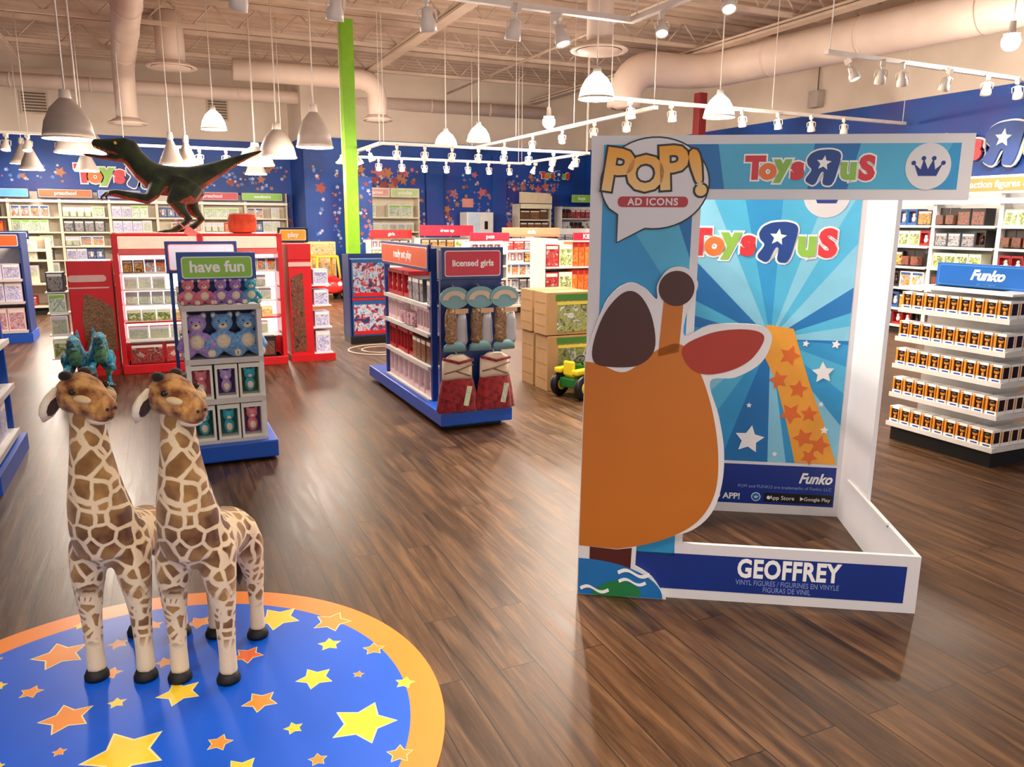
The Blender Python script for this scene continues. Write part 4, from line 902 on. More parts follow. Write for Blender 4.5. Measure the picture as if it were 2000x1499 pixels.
# ------------------------------------------------ far left gondolas
def blue_gond(M, w, d, h, label, sl, field, txt, zs, seed, where, kinds, post=navy):
    U = M; t = unit('blue_gondola', label, 'shelving', U, w, d, h, zs, post=post, kickm=blue, base=.16, back=white)
    MB().box(-.02, w + .02, -.03, d, 0, .12).build('base_tray', blue, t)
    if txt: sign(t, 0, w, h - .2, h, -.035, field, txt, size=.1)
    for j, z in enumerate(zs):
        row(U, .04, w - .04, z, kinds, 'packaged toy on the %s shelf of %s' % (ords[j], where), 'toys, %s shelf of %s' % (ords[j], where), seed=seed + j, hmax=(zs[j + 1] - z - .04) if j + 1 < len(zs) else .2)
    return t
g1 = blue_gond(T(-2.35, 12.2, 0), .72, .6, 1.46, 'navy framed gondola end with an orange sign at the far left edge', None, orange, 'baby', [.16, .55, .85], 400, 'the navy gondola at far left', [('carton', 'pink', .2, .3), ('carton', 'lilac', .2, .26)])
g2 = unit('white_gondola', 'cream gondola end with a small green sign near the far left aisle', 'shelving', T(-2.55, 15.6, 0), .85, .6, 1.32, [.16, .55, .95, 1.12], post=cream, back=cream, shelfm=cream, lip=cream)
sign(g2, .05, .6, 1.3, 1.44, -.02, green, 'go', size=.08)
for j, z in enumerate((.16, .55, .95)): row(T(-2.55, 15.6, 0), .05, .8, z, [('carton', 'brown', .22, .3), ('carton', 'pastel', .2, .3), ('carton', 'red', .13, .16)], 'packaged toy on the %s shelf of the cream gondola at far left' % ords[j], 'toys, %s shelf of the cream gondola' % ords[j], seed=j + 430, hmax=.3)
# nearest blue gondola at the left edge, long side towards the aisle
U = T(-1.0, 5.35, 0) @ RZ(90)
g3 = unit('blue_gondola', 'bright blue gondola cut off by the left edge of the picture', 'shelving', U, 1.05, .4, 1.3, [.17, .5, .82], post=blue, kickm=blue, base=.16, back=white)
MB().box(-.03, 1.08, -.04, .44, 0, .12).build('base_tray', blue, g3)
MB().box(-.012, -.002, .0, .44, .12, 1.0).build('end_panel', white, g3); MB().box(-.02, -.012, .02, .40, .2, .6).build('end_print', PAL['blue'], g3)
for j, z in enumerate((.17, .5, .82)): row(U, .05, 1.0, z, [('carton', 'blue', .24, .26), ('window', 'pink', .18, .26), ('carton', 'lilac', .2, .24)], 'packaged toy on the %s shelf of the blue gondola at the left edge' % ords[j], 'toys, %s shelf of the left edge gondola' % ords[j], seed=j + 450, hmax=.27, depth=.2)

# ================================================================== boxed vinyl figure rack
U = T(5.1, 4.12, 0) @ RZ(-90)
rk = thing('figure_rack', U, 'white five-tier rack of small boxed figures under a blue header at right', 'display rack')
RWD, RDP = .85, .62
MB().box(.02, RWD - .02, .03, RDP - .03, 0, .1).build('kick_plate', kick, rk)
MB().box(.1, RWD - .2, .2, RDP - .1, .1, 1.2).build('core_panel', white, rk)
for z in (.145, .375, .60, .81, 1.03):
    s_ = MB().box(0, RWD, 0, RDP, z - .018, z).build('shelf', white, rk)
    MB().box(0, RWD, -.008, 0, z - .03, z + .004).box(RWD, RWD + .008, -.008, RDP, z - .03, z + .004).build('price_strip', price, s_)
for x, y in ((RWD - .02, RDP - .06), (.0, RDP - .04)): MB().box(x, x + .03, y, y + .04, 0, 1.2).build('upright', white, rk)
MB().box(.02, RWD, .0, RDP, 1.185, 1.2).build('top_board', white, rk)
hs = MB().box(.07, RWD + .02, .28, .32, 1.2, 1.37, b=.004).build('header_board', mat('header_blue', '0f5fb4', .4), rk)
MB().prism(rrect(.09, RWD, 1.212, 1.358, .01), .277, .28).prism(rrect(.094, RWD - .004, 1.216, 1.354, .01), .276, .2772, 1).build('header_line', [mat('header_line_blue', '5a9ad8', .4), MATS['header_blue']], hs)
lettering('header_text', 'Funko', T(.47, .275, 1.29), .1, wtext, hs, offset=.004, shear=.35)
lettering('header_small_text', 'pop vinyl figures', T(.47, .275, 1.228), .022, MATS['header_line_blue'], hs)
# one boxed figure
fo = mat('figure_box_orange', 'e08a22', .4); fy = mat('figure_box_white', 'e9e6e4', .4); fwn = mat('figure_box_window', '2a1810', .15); skin = mat('figure_tan', 'c8842c', .45); hair = mat('figure_dark', '1c100c', .45)
def figure_box():
    w, d, h = .082, .09, .122; t = thing('boxed_vinyl_figure', T(0, 0, -60), 'x', 'boxed figure')
    mb = MB(); mb.box(-w / 2, w / 2, .012, d, 0, h, 0); mb.box(-w / 2, w / 2, 0, .012, 0, h * .2, 0).box(-w / 2, w / 2, 0, .012, h * .86, h, 0).box(-w / 2, -w / 2 + .014, 0, .012, h * .2, h * .86, 1).box(w / 2 - .008, w / 2, 0, .012, h * .2, h * .86, 1)
    mb.prism([(-w / 2 + .004, h * .87), (-w / 2 + .022, h * .87), (-w / 2 + .022, h * .97), (-w / 2 + .004, h * .97)], -.001, 0, 1)
    mb.prism([(-.02, h * .05), (.03, h * .05), (.03, h * .13), (-.02, h * .13)], -.001, 0, 2)
    mb.build('carton', [fy, fo, inkblue], t)
    w_ = MB(); w_.prism([(-w / 2 + .014, h * .2), (w / 2 - .008, h * .2), (w / 2 - .008, h * .86), (-w / 2 + .014, h * .86)], .009, .012)
    w_.box(w / 2, w / 2 + .0008, .02, d - .012, h * .22, h * .86).box(-w / 2 - .0008, -w / 2, .02, d - .012, h * .22, h * .86); w_.build('window', fwn, t)
    MB().ball((.003, .008, h * .6), (.021, .007, .019), 10, 0).ball((.003, .007, h * .32), (.012, .006, .015), 8, 0).ball((.003, .006, h * .7), (.022, .0075, .013), 10, 1).build('figure', [skin, hair], t)
    return t
FB = figure_box(); first = True
tiers = ['bottom', 'second', 'middle', 'fourth', 'top']
for j, z in enumerate((.145, .375, .60, .81, 1.03)):
    for k in range(9):
        for q in range(6 if k == 8 else 1):
            M_ = U @ T(.052 + k * .093 + random.uniform(-.002, .002), .012 + q * .097, z + .001)
            lb = 'boxed vinyl figure facing the aisle on the %s tier of the rack' % tiers[j] if q == 0 else 'boxed vinyl figure seen side-on at the right end of the %s tier' % tiers[j]
            gr = '%s tier boxed figures%s' % (tiers[j], '' if q == 0 else ' seen side-on')
            if first: FB.matrix_world = M_; FB['label'] = lb; FB['group'] = gr; first = False
            else: copy_tree(FB, M_, lb, gr)

# ================================================================== licensed girls gondola
lg = thing('promotional_gondola', T(2.02, 5.75, 0), 'navy and blue gondola with a crimson licensed girls sign and red dresses on its end', 'shelving')
MB().box(-.06, .56, -.1, 2.2, .04, .15, b=.01).build('base_tray', blue, lg); MB().box(.02, .5, .0, 2.1, 0, .04).build('kick_plate', kick, lg)
MB().box(.29, .31, .4, 1.78, .15, 1.43).build('centre_panel', mat('peg_panel_grey', '8a8078', .6), lg)
for y in (.36, 1.78): MB().box(.02, .07, y - .02, y + .02, .15, 1.43).build('upright', navy, lg)
MB().box(-.02, .5, .0, .04, .15, 1.43).build('end_panel', navy, lg)
sign(lg, -.02, .5, 1.2, 1.45, -.035, crimson, 'licensed girls', size=.068, fr=navy)
ss = sign(thing0('side_sign_mount', lg), 0, 1.44, 1.24, 1.46, 0, orange, 'ready set play', size=.1, fr=navy); ss.parent.matrix_local = T(.0, 1.8, 0) @ RZ(-90)
SM = T(2.02, 7.52, 0) @ RZ(-90)
for z in (.16, .44, .72, .96):
    s = MB().box(.04, 1.40, .0, .27, z - .018, z).build('shelf', white, lg); s.matrix_local = T(0, 1.77, 0) @ RZ(-90)
    p_ = MB().box(.04, 1.40, -.008, 0, z - .03, z + .004).build('price_strip', price, s)
for j, (z, kk, hm) in enumerate(((.16, [('window', 'pink', .15, .25)], .25), (.44, [('carton', 'pink', .13, .22), ('carton', 'brown', .12, .2), ('window', 'red', .12, .22)], .23), (.72, [('window', 'pink', .08, .2), ('blister', 'pink', .09, .2)], .2), (.96, [('carton', 'steel', .1, .2), ('window', 'red', .16, .24), ('carton', 'gold', .12, .22)], .24))):
    row(SM, .05, 1.38, z, kk, 'doll package on the %s shelf of the licensed girls gondola side' % ords[j], 'licensed girls gondola, %s shelf' % ords[j], seed=500 + j, hmax=hm, depth=.2, y=.03, nm='doll_box')
# costumes hanging on the end
tan = mat('card_sand', 'c9a07a', .6); teal = mat('card_sea', '6f9aa0', .5); dred = fur('costume_red_cloth', '6a1018', 'a02028', 30); wcl = mat('costume_cream_cloth', 'e2cdb4', .8); sil_ = mat('costume_grey_gauze', 'a8a8b0', .6); brw = art('print_costume_brown', ['4a2c1c', '7a4a2c', 'b88a5c', '2c1a14', 'c8a878'], 22)
for k, x in enumerate((.06, .27, .47)):
    w = ('left', 'middle', 'right')[k]
    t = thing('costume_pack', T(2.02 + x, 5.75 - .05 - .012 * k, .255) @ Matrix.Diagonal((1.08, 1, .78, 1)), 'hanging costume pack with a round seaside card, %s of three on the gondola end' % w, 'costume')
    MB().prism(circ(0, 1.04, .115, .11, 24), -.06, -.052).build('card', teal, t)
    ar = [(.095 * cos(a), 1.02 + .09 * sin(a)) for a in [i * pi / 12 for i in range(13)]] + [(.05 * cos(a), 1.02 + .045 * sin(a)) for a in [i * pi / 12 for i in range(12, -1, -1)]]
    MB().prism(ar, -.064, -.06).build('card_arch', mat('card_pearl', 'c8b4a0', .5), t)
    MB().prism([(-.0, .93), (.1, .93), (.1, .885), (-.0, .88)], -.066, -.06).build('card_strip', tan, t)
    MB().tube([(0, -.02, 1.15), (0, .02, 1.17)], .004, 6).build('hook', steel, t)
    MB().loft([((-.03, -.05, z), (rx, 0, 0), (0, .028, 0)) for z, rx in ((.93, .03), (.86, .045), (.76, .048), (.68, .04), (.62, .05), (.58, .03))], 14).build('bodice', brw, t)
    MB().loft([((.055, -.045, z), (rx, 0, 0), (0, .018, 0)) for z, rx in ((.88, .03), (.8, .042), (.68, .045), (.6, .05), (.56, .035))], 12).build('gauze', sil_, t)
    MB().loft([((.0, -.05, z), (rx, 0, 0), (0, .024, 0)) for z, rx in ((.6, .05), (.56, .085), (.5, .09))], 14).build('hem', teal, t)
for k, x in enumerate((.08, .40)):
    w = ('left', 'right')[k]
    t = thing('red_dress', T(2.02 + x, 5.7, .115), 'red dress with a cream wrapped bodice, %s one of the pair on the gondola end' % w, 'costume')
    mb = MB(); n = 40; secs = []
    for z, rx in ((.5, .06), (.46, .125), (.36, .128), (.3, .13)): secs.append(((0, -.04, z), (rx, 0, 0), (0, .035, 0)))
    mb.loft(secs, 24); bod = mb.build('bodice', wcl, t)
    mb = MB(); vs = []; fs = []; rings = ((.31, .13, .002), (.24, .145, .006), (.14, .158, .012), (.05, .168, .016), (.045, .162, .015))
    for z, r_, am in rings:
        for i in range(n): a = 2 * pi * i / n; q = r_ + am * cos(9 * a + k); vs.append((q * cos(a), -.045 + .05 * (q / .15) * sin(a) * 1.0, z + .005 * sin(3 * a)))
    for j in range(len(rings) - 1):
        for i in range(n): fs.append([j * n + i, (j + 1) * n + i, (j + 1) * n + (i + 1) % n, j * n + (i + 1) % n])
    mb.add(vs, fs, 0, True); mb.build('skirt', dred, t)
    MB().tube([(-.13, -.076, .48), (0, -.082, .44), (.125, -.076, .46)], .012, 8).build('neck_trim', dred, t)
    MB().tube([(-.12, -.078, .36), (0, -.083, .385), (.12, -.078, .42)], .006, 8).build('wrap_cord', mat('cord_taupe', '7a6048', .8), t)
    MB().tube([(-.02, -.08, .375), (.1, -.08, .33)], .006, 8).build('wrap_cord', MATS['cord_taupe'], t)
    MB(T(.045, -.115, .1) @ RY(12)).prism(rrect(-.022, .022, 0, .16, .005), -.002, 0).build('swing_tag', PAL['pastel'], t)
    MB().tube([(0, -.03, .5), (0, .0, .53)], .004, 6).build('hook', steel, t)

# ================================================================== have fun gondola
hf = thing('promotional_gondola', T(.12, 5.5, 0), 'white and blue gondola with a green have fun sign and shelves of plush bears', 'shelving')
MB().box(-.06, .56, -.06, 2.1, .02, .14, b=.01).build('base_tray', blue, hf); MB().box(.0, .5, .02, 2.0, 0, .02).build('kick_plate', kick, hf)
MB().box(.0, .5, .26, .29, .14, 1.43).build('end_panel', navy, hf); MB().box(.24, .26, .29, 2.0, .14, 1.3).build('centre_panel', white, hf)
for x in (.0, .47): MB().box(x, x + .03, .0, .26, .14, 1.08).build('side_cheek', white, hf)
for z in (.15, .44, .72, 1.08):
    s = MB().box(.03, .47, .0, .26, z - .015, z).build('shelf', white, hf); MB().box(.0, .5, -.008, 0, z - .025, z + .012).build('price_strip', price, s)
sign(hf, -.0, .5, 1.235, 1.43, .14, green, 'have fun', size=.105, fr=mat('frame_blue', '1a4a9c', .4), off=.003)
bs = thing('header_sign', T(.07, 7.5, 0), 'navy framed sign with an orange edge at the far end of the have fun gondola', 'sign'); sign(bs, 0, .6, 1.18, 1.46, 0, BM_['lilac'], None, fr=navy, rim=orange)
MB().box(.02, .05, .03, .06, 0, 1.18).build('sign_leg', navy, bs); MB().box(.55, .58, .03, .06, 0, 1.18).build('sign_leg', navy, bs)
for k in range(6):
    for j in range(2):
        o = link('hanging_bag', pkg('blister', 'steel' if (k + j) % 2 else 'pastel', .16, .06, .28)); o.matrix_world = T(.16, 7.3 - k * .27, .55 + j * .36) @ RZ(-90)
        tag(o, 'hanging bagged toy on the %s row of the have fun gondola side' % ('upper' if j else 'lower'), 'toy', 'bagged toys, %s row' % ('upper' if j else 'lower'))
    MB().box(.04, .24, 1.8 - k * .27 - .02, 1.8 - k * .27 + .0, 1.18, 1.19).build('peg_hook', steel, hf)
furs = dict(pink=fur('pink_plush', 'd8607c', 'ee8ca0'), purple=fur('purple_plush', '8a5cb4', 'b48ad8'), lavender=fur('lavender_plush', 'a284cc', 'c4a8e4'), blue=fur('blue_plush', '5a94cc', '8cbce8'), teal=fur('teal_plush', '1e90b0', '40b8cc'))
nose = mat('plush_nose', '3a2430', .5)
def bear(colour, M, s, label, group=None):
    t = thing('plush_bear', M @ Matrix.Scale(s, 4), label, 'plush toy', group)
    b = MB()
    b.ball((0, 0, .36), (.24, .2, .26), 16).ball((0, -.02, .76), (.23, .2, .2), 16)
    for q in (-1, 1):
        b.tube([(q * .16, -.02, .5), (q * .28, -.1, .38), (q * .33, -.14, .28)], [.08, .085, .08], 10).ball((q * .34, -.15, .26), .085, 10)
        b.tube([(q * .12, -.05, .16), (q * .2, -.25, .12), (q * .24, -.33, .12)], [.11, .1, .1], 10).ball((q * .25, -.36, .14), (.1, .07, .12), 10)
        b.ball((q * .17, 0, .93), (.08, .05, .08), 10)
    fuse(b, 'body', furs[colour], t, .028, 3)
    MB().ball((0, -.135, .36), (.16, .1, .17), 14).build('belly_patch', gcream, t)
    MB().ball((0, -.19, .71), (.1, .07, .07), 12).build('muzzle', gcream, t)
    MB().ball((0, -.255, .745), (.03, .02, .02), 8).build('nose', nose, t)
    for q in (-1, 1):
        MB().ball((q * .08, -.195, .81), .018, 8).build('eye', black, t); MB().ball((q * .17, -.04, .93), (.05, .025, .05), 10).build('inner_ear', gcream, t)
        MB().ball((q * .25, -.425, .14), (.06, .02, .08), 10).build('foot_pad', gcream, t)
    return t
for c, x, n in (('pink', .055, 'leftmost'), ('pink', .155, 'second from left'), ('purple', .26, 'middle'), ('purple', .355, 'second from right'), ('teal', .455, 'rightmost, teal')):
    bear(c, T(.12 + x, 5.62, 1.081), .175, 'small %s plush bear, %s on the top shelf under the have fun sign' % (c, n), 'small plush bears on the top shelf')
for c, x, n in (('lavender', .085, 'left, lavender'), ('blue', .255, 'middle, blue'), ('blue', .415, 'right, blue')):
    bear(c, T(.12 + x, 5.64, .721), .31, 'large plush bear, %s one of three on the second shelf' % n, 'large plush bears on the second shelf')
def bear_box(x, z, w, h, col, inner, label):
    t = thing('boxed_plush_bear', T(.12 + x, 5.505, z + .001), label, 'toy box', 'boxed plush bears')
    m = MB(); e = .015
    m.box(-w / 2, w / 2, .1, .2, 0, h).box(-w / 2, -w / 2 + e, 0, .1, 0, h).box(w / 2 - e, w / 2, 0, .1, 0, h).box(-w / 2 + e, w / 2 - e, 0, .1, 0, .03).box(-w / 2 + e, w / 2 - e, 0, .1, h - .03, h)
    m.build('carton', BM_['pastel'], t); MB().prism([(-w / 2 + e, .03), (w / 2 - e, .03), (w / 2 - e, h - .03), (-w / 2 + e, h - .03)], .095, .1).build('backing_print', mat('backing_' + inner, inner, .5), t)
    f = MB(); f.ball((0, .06, h * .66), (w * .27, .035, h * .15), 12).ball((0, .06, h * .36), (w * .25, .035, h * .2), 12)
    for q in (-1, 1): f.ball((q * w * .2, .06, h * .79), (.014, .01, .014), 8)
    fuse(f, 'plush_figure', furs[col], t, .006, 2)
    MB().ball((0, .03, h * .36), (w * .15, .012, h * .11), 10).build('belly_patch', gcream, t); MB().ball((0, .026, h * .62), (w * .11, .012, h * .045), 8).build('muzzle', gcream, t)
for x, c, i, n in ((.09, 'pink', 'b85a6c', 'left'), (.25, 'lavender', '3c1c6a', 'middle'), (.405, 'teal', '2c5a20', 'right')):
    bear_box(x, .44, .145, .245, c, i, 'window box with a plush bear, %s of three on the third shelf' % n)
for x, c, i, n in ((.09, 'teal', '1c5a54', 'left'), (.25, 'teal', '1f6a5c', 'middle'), (.405, 'pink', '6a3a72', 'right')):
    bear_box(x, .15, .145, .255, c, i, 'window box with a plush bear, %s of three on the lowest shelf' % n)

# ================================================================== red dinosaur-toy display
U = T(-.42, 9.2, 0)
jd = thing('red_display', U, 'long red and white display with glowing header panels and the dinosaur statue on top', 'display')
MB().box(.0, 1.72, .45, .5, 0, 1.5).build('back_panel', red, jd)
for x in (0, .84, 1.68): MB().box(x, x + .05, 0, .5, 0, 1.5, b=.005).build('upright', red, jd)
MB().box(0, 1.73, -.03, .5, 0, .1, b=.01).build('base_plinth', red, jd); MB().box(0.0, 1.73, .02, .5, 1.48, 1.5).build('top_board', red, jd)
hp = mat('lit_header_panel', 'ffb09a', .4, emit=.9, var=.1, scale=9); wp = mat('white_liner_added_glow', 'ffffff', .4, emit=1.8, var=0)
for x in (.06, .9):
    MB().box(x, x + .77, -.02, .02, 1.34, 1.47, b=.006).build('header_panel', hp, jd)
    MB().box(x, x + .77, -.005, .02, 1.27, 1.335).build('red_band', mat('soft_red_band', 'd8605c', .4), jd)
    MB().box(x, x + .77, .3, .45, .3, 1.27).build('back_liner', wp, jd)  # liner glows in place of shelf lights, to whiten the bays
    for z, m_ in ((.1, red), (.36, white), (.56, red), (.74, white), (.9, white), (1.08, white)):
        MB().box(x, x + .77, 0 if z < .6 else .1, .3, z - .015, z).build('shelf', m_, jd)
KJ = [('carton', 'pastel', .13, .13), ('blister', 'pastel', .12, .13)]
for x in (.06, .9):
    M_ = U @ T(x, 0, 0); w_ = 'left' if x < .5 else 'right'
    for j, (z, kk, y) in enumerate(((.1, [('carton', 'dark', .34, .22), ('carton', 'red', .34, .22)], .03), (.36, [('carton', 'pastel', .2, .14)], .03), (.56, [('carton', 'green', .14, .12), ('carton', 'yellow', .12, .11)], .03), (.74, KJ, .13), (.9, KJ, .13), (1.08, [('carton', 'bright', .1, .14), ('carton', 'gold', .1, .13)], .13))):
        row(M_, .01, .77, z, kk, 'packaged dinosaur toy on the %s shelf, %s bay of the red display' % (ords[j], w_), 'red display %s bay, %s shelf' % (w_, ords[j]), seed=600 + j + (7 if x > .5 else 0), depth=.15, y=y, hmax=.24, nm='dinosaur_toy_box')
# red end boards
rb = thing('red_side_stand', T(-.86, 9.25, 0), 'red side stand with a pale rounded tag, left of the red display', 'display')
MB().box(0, .42, 0, .35, 0.06, 1.22, b=.01).build('body', red, rb); MB().box(-.02, .44, -.02, .4, 0, .06).build('plinth', red, rb)
MB().prism(rrect(.0, .36, 1.0, 1.07, .034), -.006, 0).build('pale_tag', mat('tag_pink_grey', 'd8b0a8', .5), rb); MB().box(.0, .38, -.004, 0, .93, .945).build('thin_line', MATS['tag_pink_grey'], rb)
MB().prism([(.12, .3), (.4, .26), (.4, .72), (.3, .8), (.14, .88), (.1, .6)], -.005, 0).build('picture', PAL['brown'], rb)
for j, z in enumerate((.2, .45, .68, .9)):
    o = link('boxed_toy', pkg('carton', ('green', 'pastel', 'mint', 'steel')[j], .16, .2, .2)); o.matrix_world = T(-.98, 9.3, z) ; tag(o, 'white packaged toy hanging on the left side of the red side stand, %s' % ('lowest', 'second up', 'third up', 'topmost')[j], 'toy box')
    MB().box(-.22, .0, .04, .24, z - .012, z).build('side_ledge', white, rb)
rb = thing('red_side_stand', T(1.38, 9.3, 0), 'red side stand with a dark dinosaur picture and purple boxes, right of the red display', 'display')
MB().box(0, .26, 0, .5, 0.06, 1.38, b=.01).build('body', red, rb); MB().box(-.02, .5, -.03, .5, 0, .08).build('plinth', red, rb)
MB().prism([(.02, .12), (.17, .12), (.16, 1.05), (.02, 1.0)], -.005, 0).build('picture', PAL['dark'], rb); MB().box(.0, .26, -.012, 0, 1.2, 1.38).build('header_block', red, rb); MB().box(.0, .26, -.012, 0, 1.12, 1.17).build('pale_band', MATS['tag_pink_grey'], rb)
for j, z in enumerate((.09, .4, .66, .9)):
    MB().box(.26, .48, .0, .3, z - .012, z).build('side_ledge', white, rb)
    o = link('boxed_toy', pkg('carton', 'lilac', .17, .2, .26 if j == 0 else .18)); o.matrix_world = T(1.75, 9.33, z + .001); tag(o, 'purple packaged toy on the right side of the red display, %s of four' % ('lowest', 'second up', 'third up', 'topmost')[j], 'toy box')
t = thing('small_sign', T(1.36, 9.86, 0), 'small yellow sign in a dark frame right of the red display', 'sign'); sign(t, 0, .36, 1.38, 1.56, 0, mat('sign_yellow', 'e8b838', .4), 'play', size=.08, fr=mat('frame_dark', '141c28', .4)); MB().box(.15, .2, .03, .06, 0, 1.38).build('sign_leg', black, t)
o = MB().box(-.15, .15, -.12, .12, 0, .22, b=.06).build('orange_bag', fur('orange_cloth', 'c83818', 'ea5a30', 6)); o.matrix_world = T(.92, 9.45, 1.5); tag(o, 'rumpled orange bag on top of the red display, right of the dinosaur feet', 'bag')
for v in o.data.vertices: v.co += Vector((noise.noise(v.co * 14), noise.noise(v.co * 14 + Vector((5, 0, 0))), 0)) * .02
# ================================================================== dinosaur statue
def dino(M, label, cols, name='dinosaur_statue', s=1, cat='statue', group=None):
    t = thing(name, M @ Matrix.Scale(s, 4), label, cat, group)
    b = MB()
    b.tube([(1.18, 0, .91), (1.02, 0, .85), (.88, 0, .79), (.7, 0, .70), (.56, 0, .63), (.42, 0, .57), (.28, 0, .55), (.14, 0, .56), (.02, 0, .61), (-.06, 0, .68), (-.13, 0, .77), (-.2, 0, .85)], [.012, .034, .052, .082, .115, .15, .165, .165, .145, .13, .118, .105], 18)
    b.loft([((x, 0, z), (0, ry, 0), (rz * .15, 0, rz)) for x, z, ry, rz in ((-.06, .80, .05, .06), (-.12, .85, .09, .11), (-.22, .88, .095, .115), (-.32, .89, .075, .09), (-.42, .905, .055, .062), (-.5, .92, .038, .045), (-.525, .925, .012, .015))], 16)
    b.loft([((x, 0, z), (0, ry, 0), (0, 0, rz)) for x, z, ry, rz in ((-.14, .80, .08, .06), (-.3, .775, .06, .036), (-.45, .782, .042, .022), (-.58, .80, .028, .016), (-.62, .808, .008, .006))], 14)
    for q in (-1, 1):
        d = .0 if q < 0 else .06
        b.tube([(.1, q * .1, .55), (.02, q * .14, .42), (-.04, q * .15, .36), (-.2, q * .15, .39), (-.33 - d, q * .15, .42), (-.4 - d, q * .15, .41)], [.085, .07, .056, .044, .034, .03], 12)
        for f in (-.03, 0, .03): b.tube([(-.39 - d, q * .15 + f, .41), (-.43 - d, q * .15 + f, .38), (-.42 - d, q * .15 + f, .33)], [.016, .014, .005], 8)
        dx = 0 if q < 0 else .14
        b.tube([(.38, q * .08, .52), (.32 + dx * .6, q * .12, .42), (.24 + dx, q * .13, .32), (.3 + dx, q * .13, .22), (.36 + dx, q * .13, .15), (.28 + dx, q * .13, .08), (.2 + dx, q * .13, .03)], [.165, .15, .1, .058, .042, .034, .036], 12)
        for f in (-.045, 0, .045): b.tube([(.22 + dx, q * .13, .03), (.1 + dx, q * .13 + f, .02), (.02 + dx, q * .13 + f * 1.3, .014)], [.024, .018, .006], 8)
    def cf(p): return 1 if (p.normal.z < -.45 or (p.center.x < .12 and p.normal.x < -.55 and p.center.z < .75 and abs(p.center.y) < .09)) else 0
    fuse(b, 'body', cols, t, .012, 3, cf, .5)
    for q in (-1, 1):
        MB().ball((-.3, q * .078, .925), .018, 10).build('eye', mat('amber_eye', 'd8b040', .2), t)
    for q in (-1, 1):
        for k in range(5): MB().lathe([(.006, .02), (.001, 0)], 6, (-.33 - k * .04, q * (.05 - k * .006), .822 + k * .012)).build('tooth', gcream, t)
    return t
dgreen = fur('dark_green_scales', '08120a', '26300f', 7); dor = fur('rust_orange_scales', '70280c', 'b04a16', 9)
dino(T(0, 9.45, 1.5), 'dark green dinosaur statue with an orange belly standing on the red display', [dgreen, dor])
t = thing('price_board', T(.3, 9.22, 1.5), 'tilted pink card leaning by the feet of the dinosaur', 'card')
MB(RY(38)).box(-.02, .26, -.004, .004, .0, .09).build('card', mat('card_pink', 'ee7a74', .5), t); MB(RY(38)).tube([(-.16, 0, .06), (-.02, 0, .045)], .008, 6).build('strap', mat('card_pink', 'ee7a74'), t)
bl = fur('blue_teal_scales', '0a3a6a', '2aa8c0', 16); blg = fur('green_teal_scales', '3a8a5a', '8ac89a', 14)
p = atZ(150, 762); q = atZ(195, 762)
dino(T(p.x + .02, p.y, 0) @ RZ(92), 'blue and green toy dinosaur, left one of the pair by the red display', [bl, blg], 'toy_dinosaur', .56, 'toy', None)
dino(T(q.x + .03, q.y + .1, 0) @ RZ(98), 'blue and green toy dinosaur, right one of the pair by the red display', [bl, blg], 'toy_dinosaur', .58, 'toy', None)

# ================================================================== ride-on tractor and its cartons
def carton_big(x, y, z, w, d, h, label, pic=True):
    t = thing('cardboard_carton', T(x, y, z), label, 'carton')
    MB().box(0, w, 0, d, 0, h, b=.006).build('carton', card, t)
    MB().box(0, w, d / 2 - .012, d / 2 + .012, h, h + .001).build('tape', mat('packing_tape', '9a7444', .4), t)
    if pic:
        MB().box(.12, w - .01, -.002, 0, .03, h - .09).build('picture', PAL['tractor'], t); MB().box(.1, w - .01, -.002, 0, h - .08, h - .02).build('green_band', mat('label_green', '3f7a2c', .45), t)
        MB().box(.12, w - .06, -.003, -.0005, h - .125, h - .095).build('yellow_band', mat('label_yellow', 'd8c84a', .45), t)
    for k in range(3): MB().box(-.0015, 0, .03, d - .03, h * .2 + k * h * .27, h * .2 + k * h * .27 + .012).build('printed_line', mat('print_faded_brown', '9c7648', .7), t)
    return t
carton_big(3.42, 6.67, 0, .56, .27, .55, 'brown tractor carton, front one of the lower layer, partly behind the green tractor')
carton_big(3.42, 6.99, 0, .56, .27, .55, 'brown plain carton, back one of the lower layer beside the aisle', False)
carton_big(3.40, 6.67, .558, .52, .27, .42, 'brown tractor carton with a green band, front one of the upper layer')
carton_big(3.40, 6.99, .558, .52, .27, .42, 'brown plain carton, back one of the upper layer', False)
tg = mat('tractor_green', '1f6a28', .35); ty = mat('tractor_yellow', 'e8d020', .35)
tr = thing('ride_on_tractor', T(3.62, 6.38, 0) @ RZ(20), 'small green and yellow ride-on tractor parked in front of the cardboard cartons', 'ride-on toy')
b = MB(); b.box(-.17, .2, -.11, .11, .1, .2, b=.02).build('chassis', tg, tr)
MB().prism([(.0, .18), (.22, .18), (.22, .27), (.16, .3), (.0, .3)], -.08, .08).build('bonnet', tg, tr)
MB().box(-.2, -.02, -.15, -.07, .24, .29, b=.015).build('fender', ty, tr); MB().box(-.2, -.02, .07, .15, .24, .29, b=.015).build('fender', ty, tr)
MB().box(-.15, -.04, -.06, .06, .2, .25, b=.02).box(-.17, -.13, -.06, .06, .22, .36, b=.015).build('seat', ty, tr)
MB().tube([(.06, 0, .29), (.0, 0, .36)], .008, 8).build('steering_column', black, tr)
st_ = MB(T(0, 0, .36) @ RY(-35)); st_.tube([(.05 * cos(a), .05 * sin(a), 0) for a in [i * pi / 8 for i in range(17)]], .008, 6); st_.build('steering_wheel', black, tr)
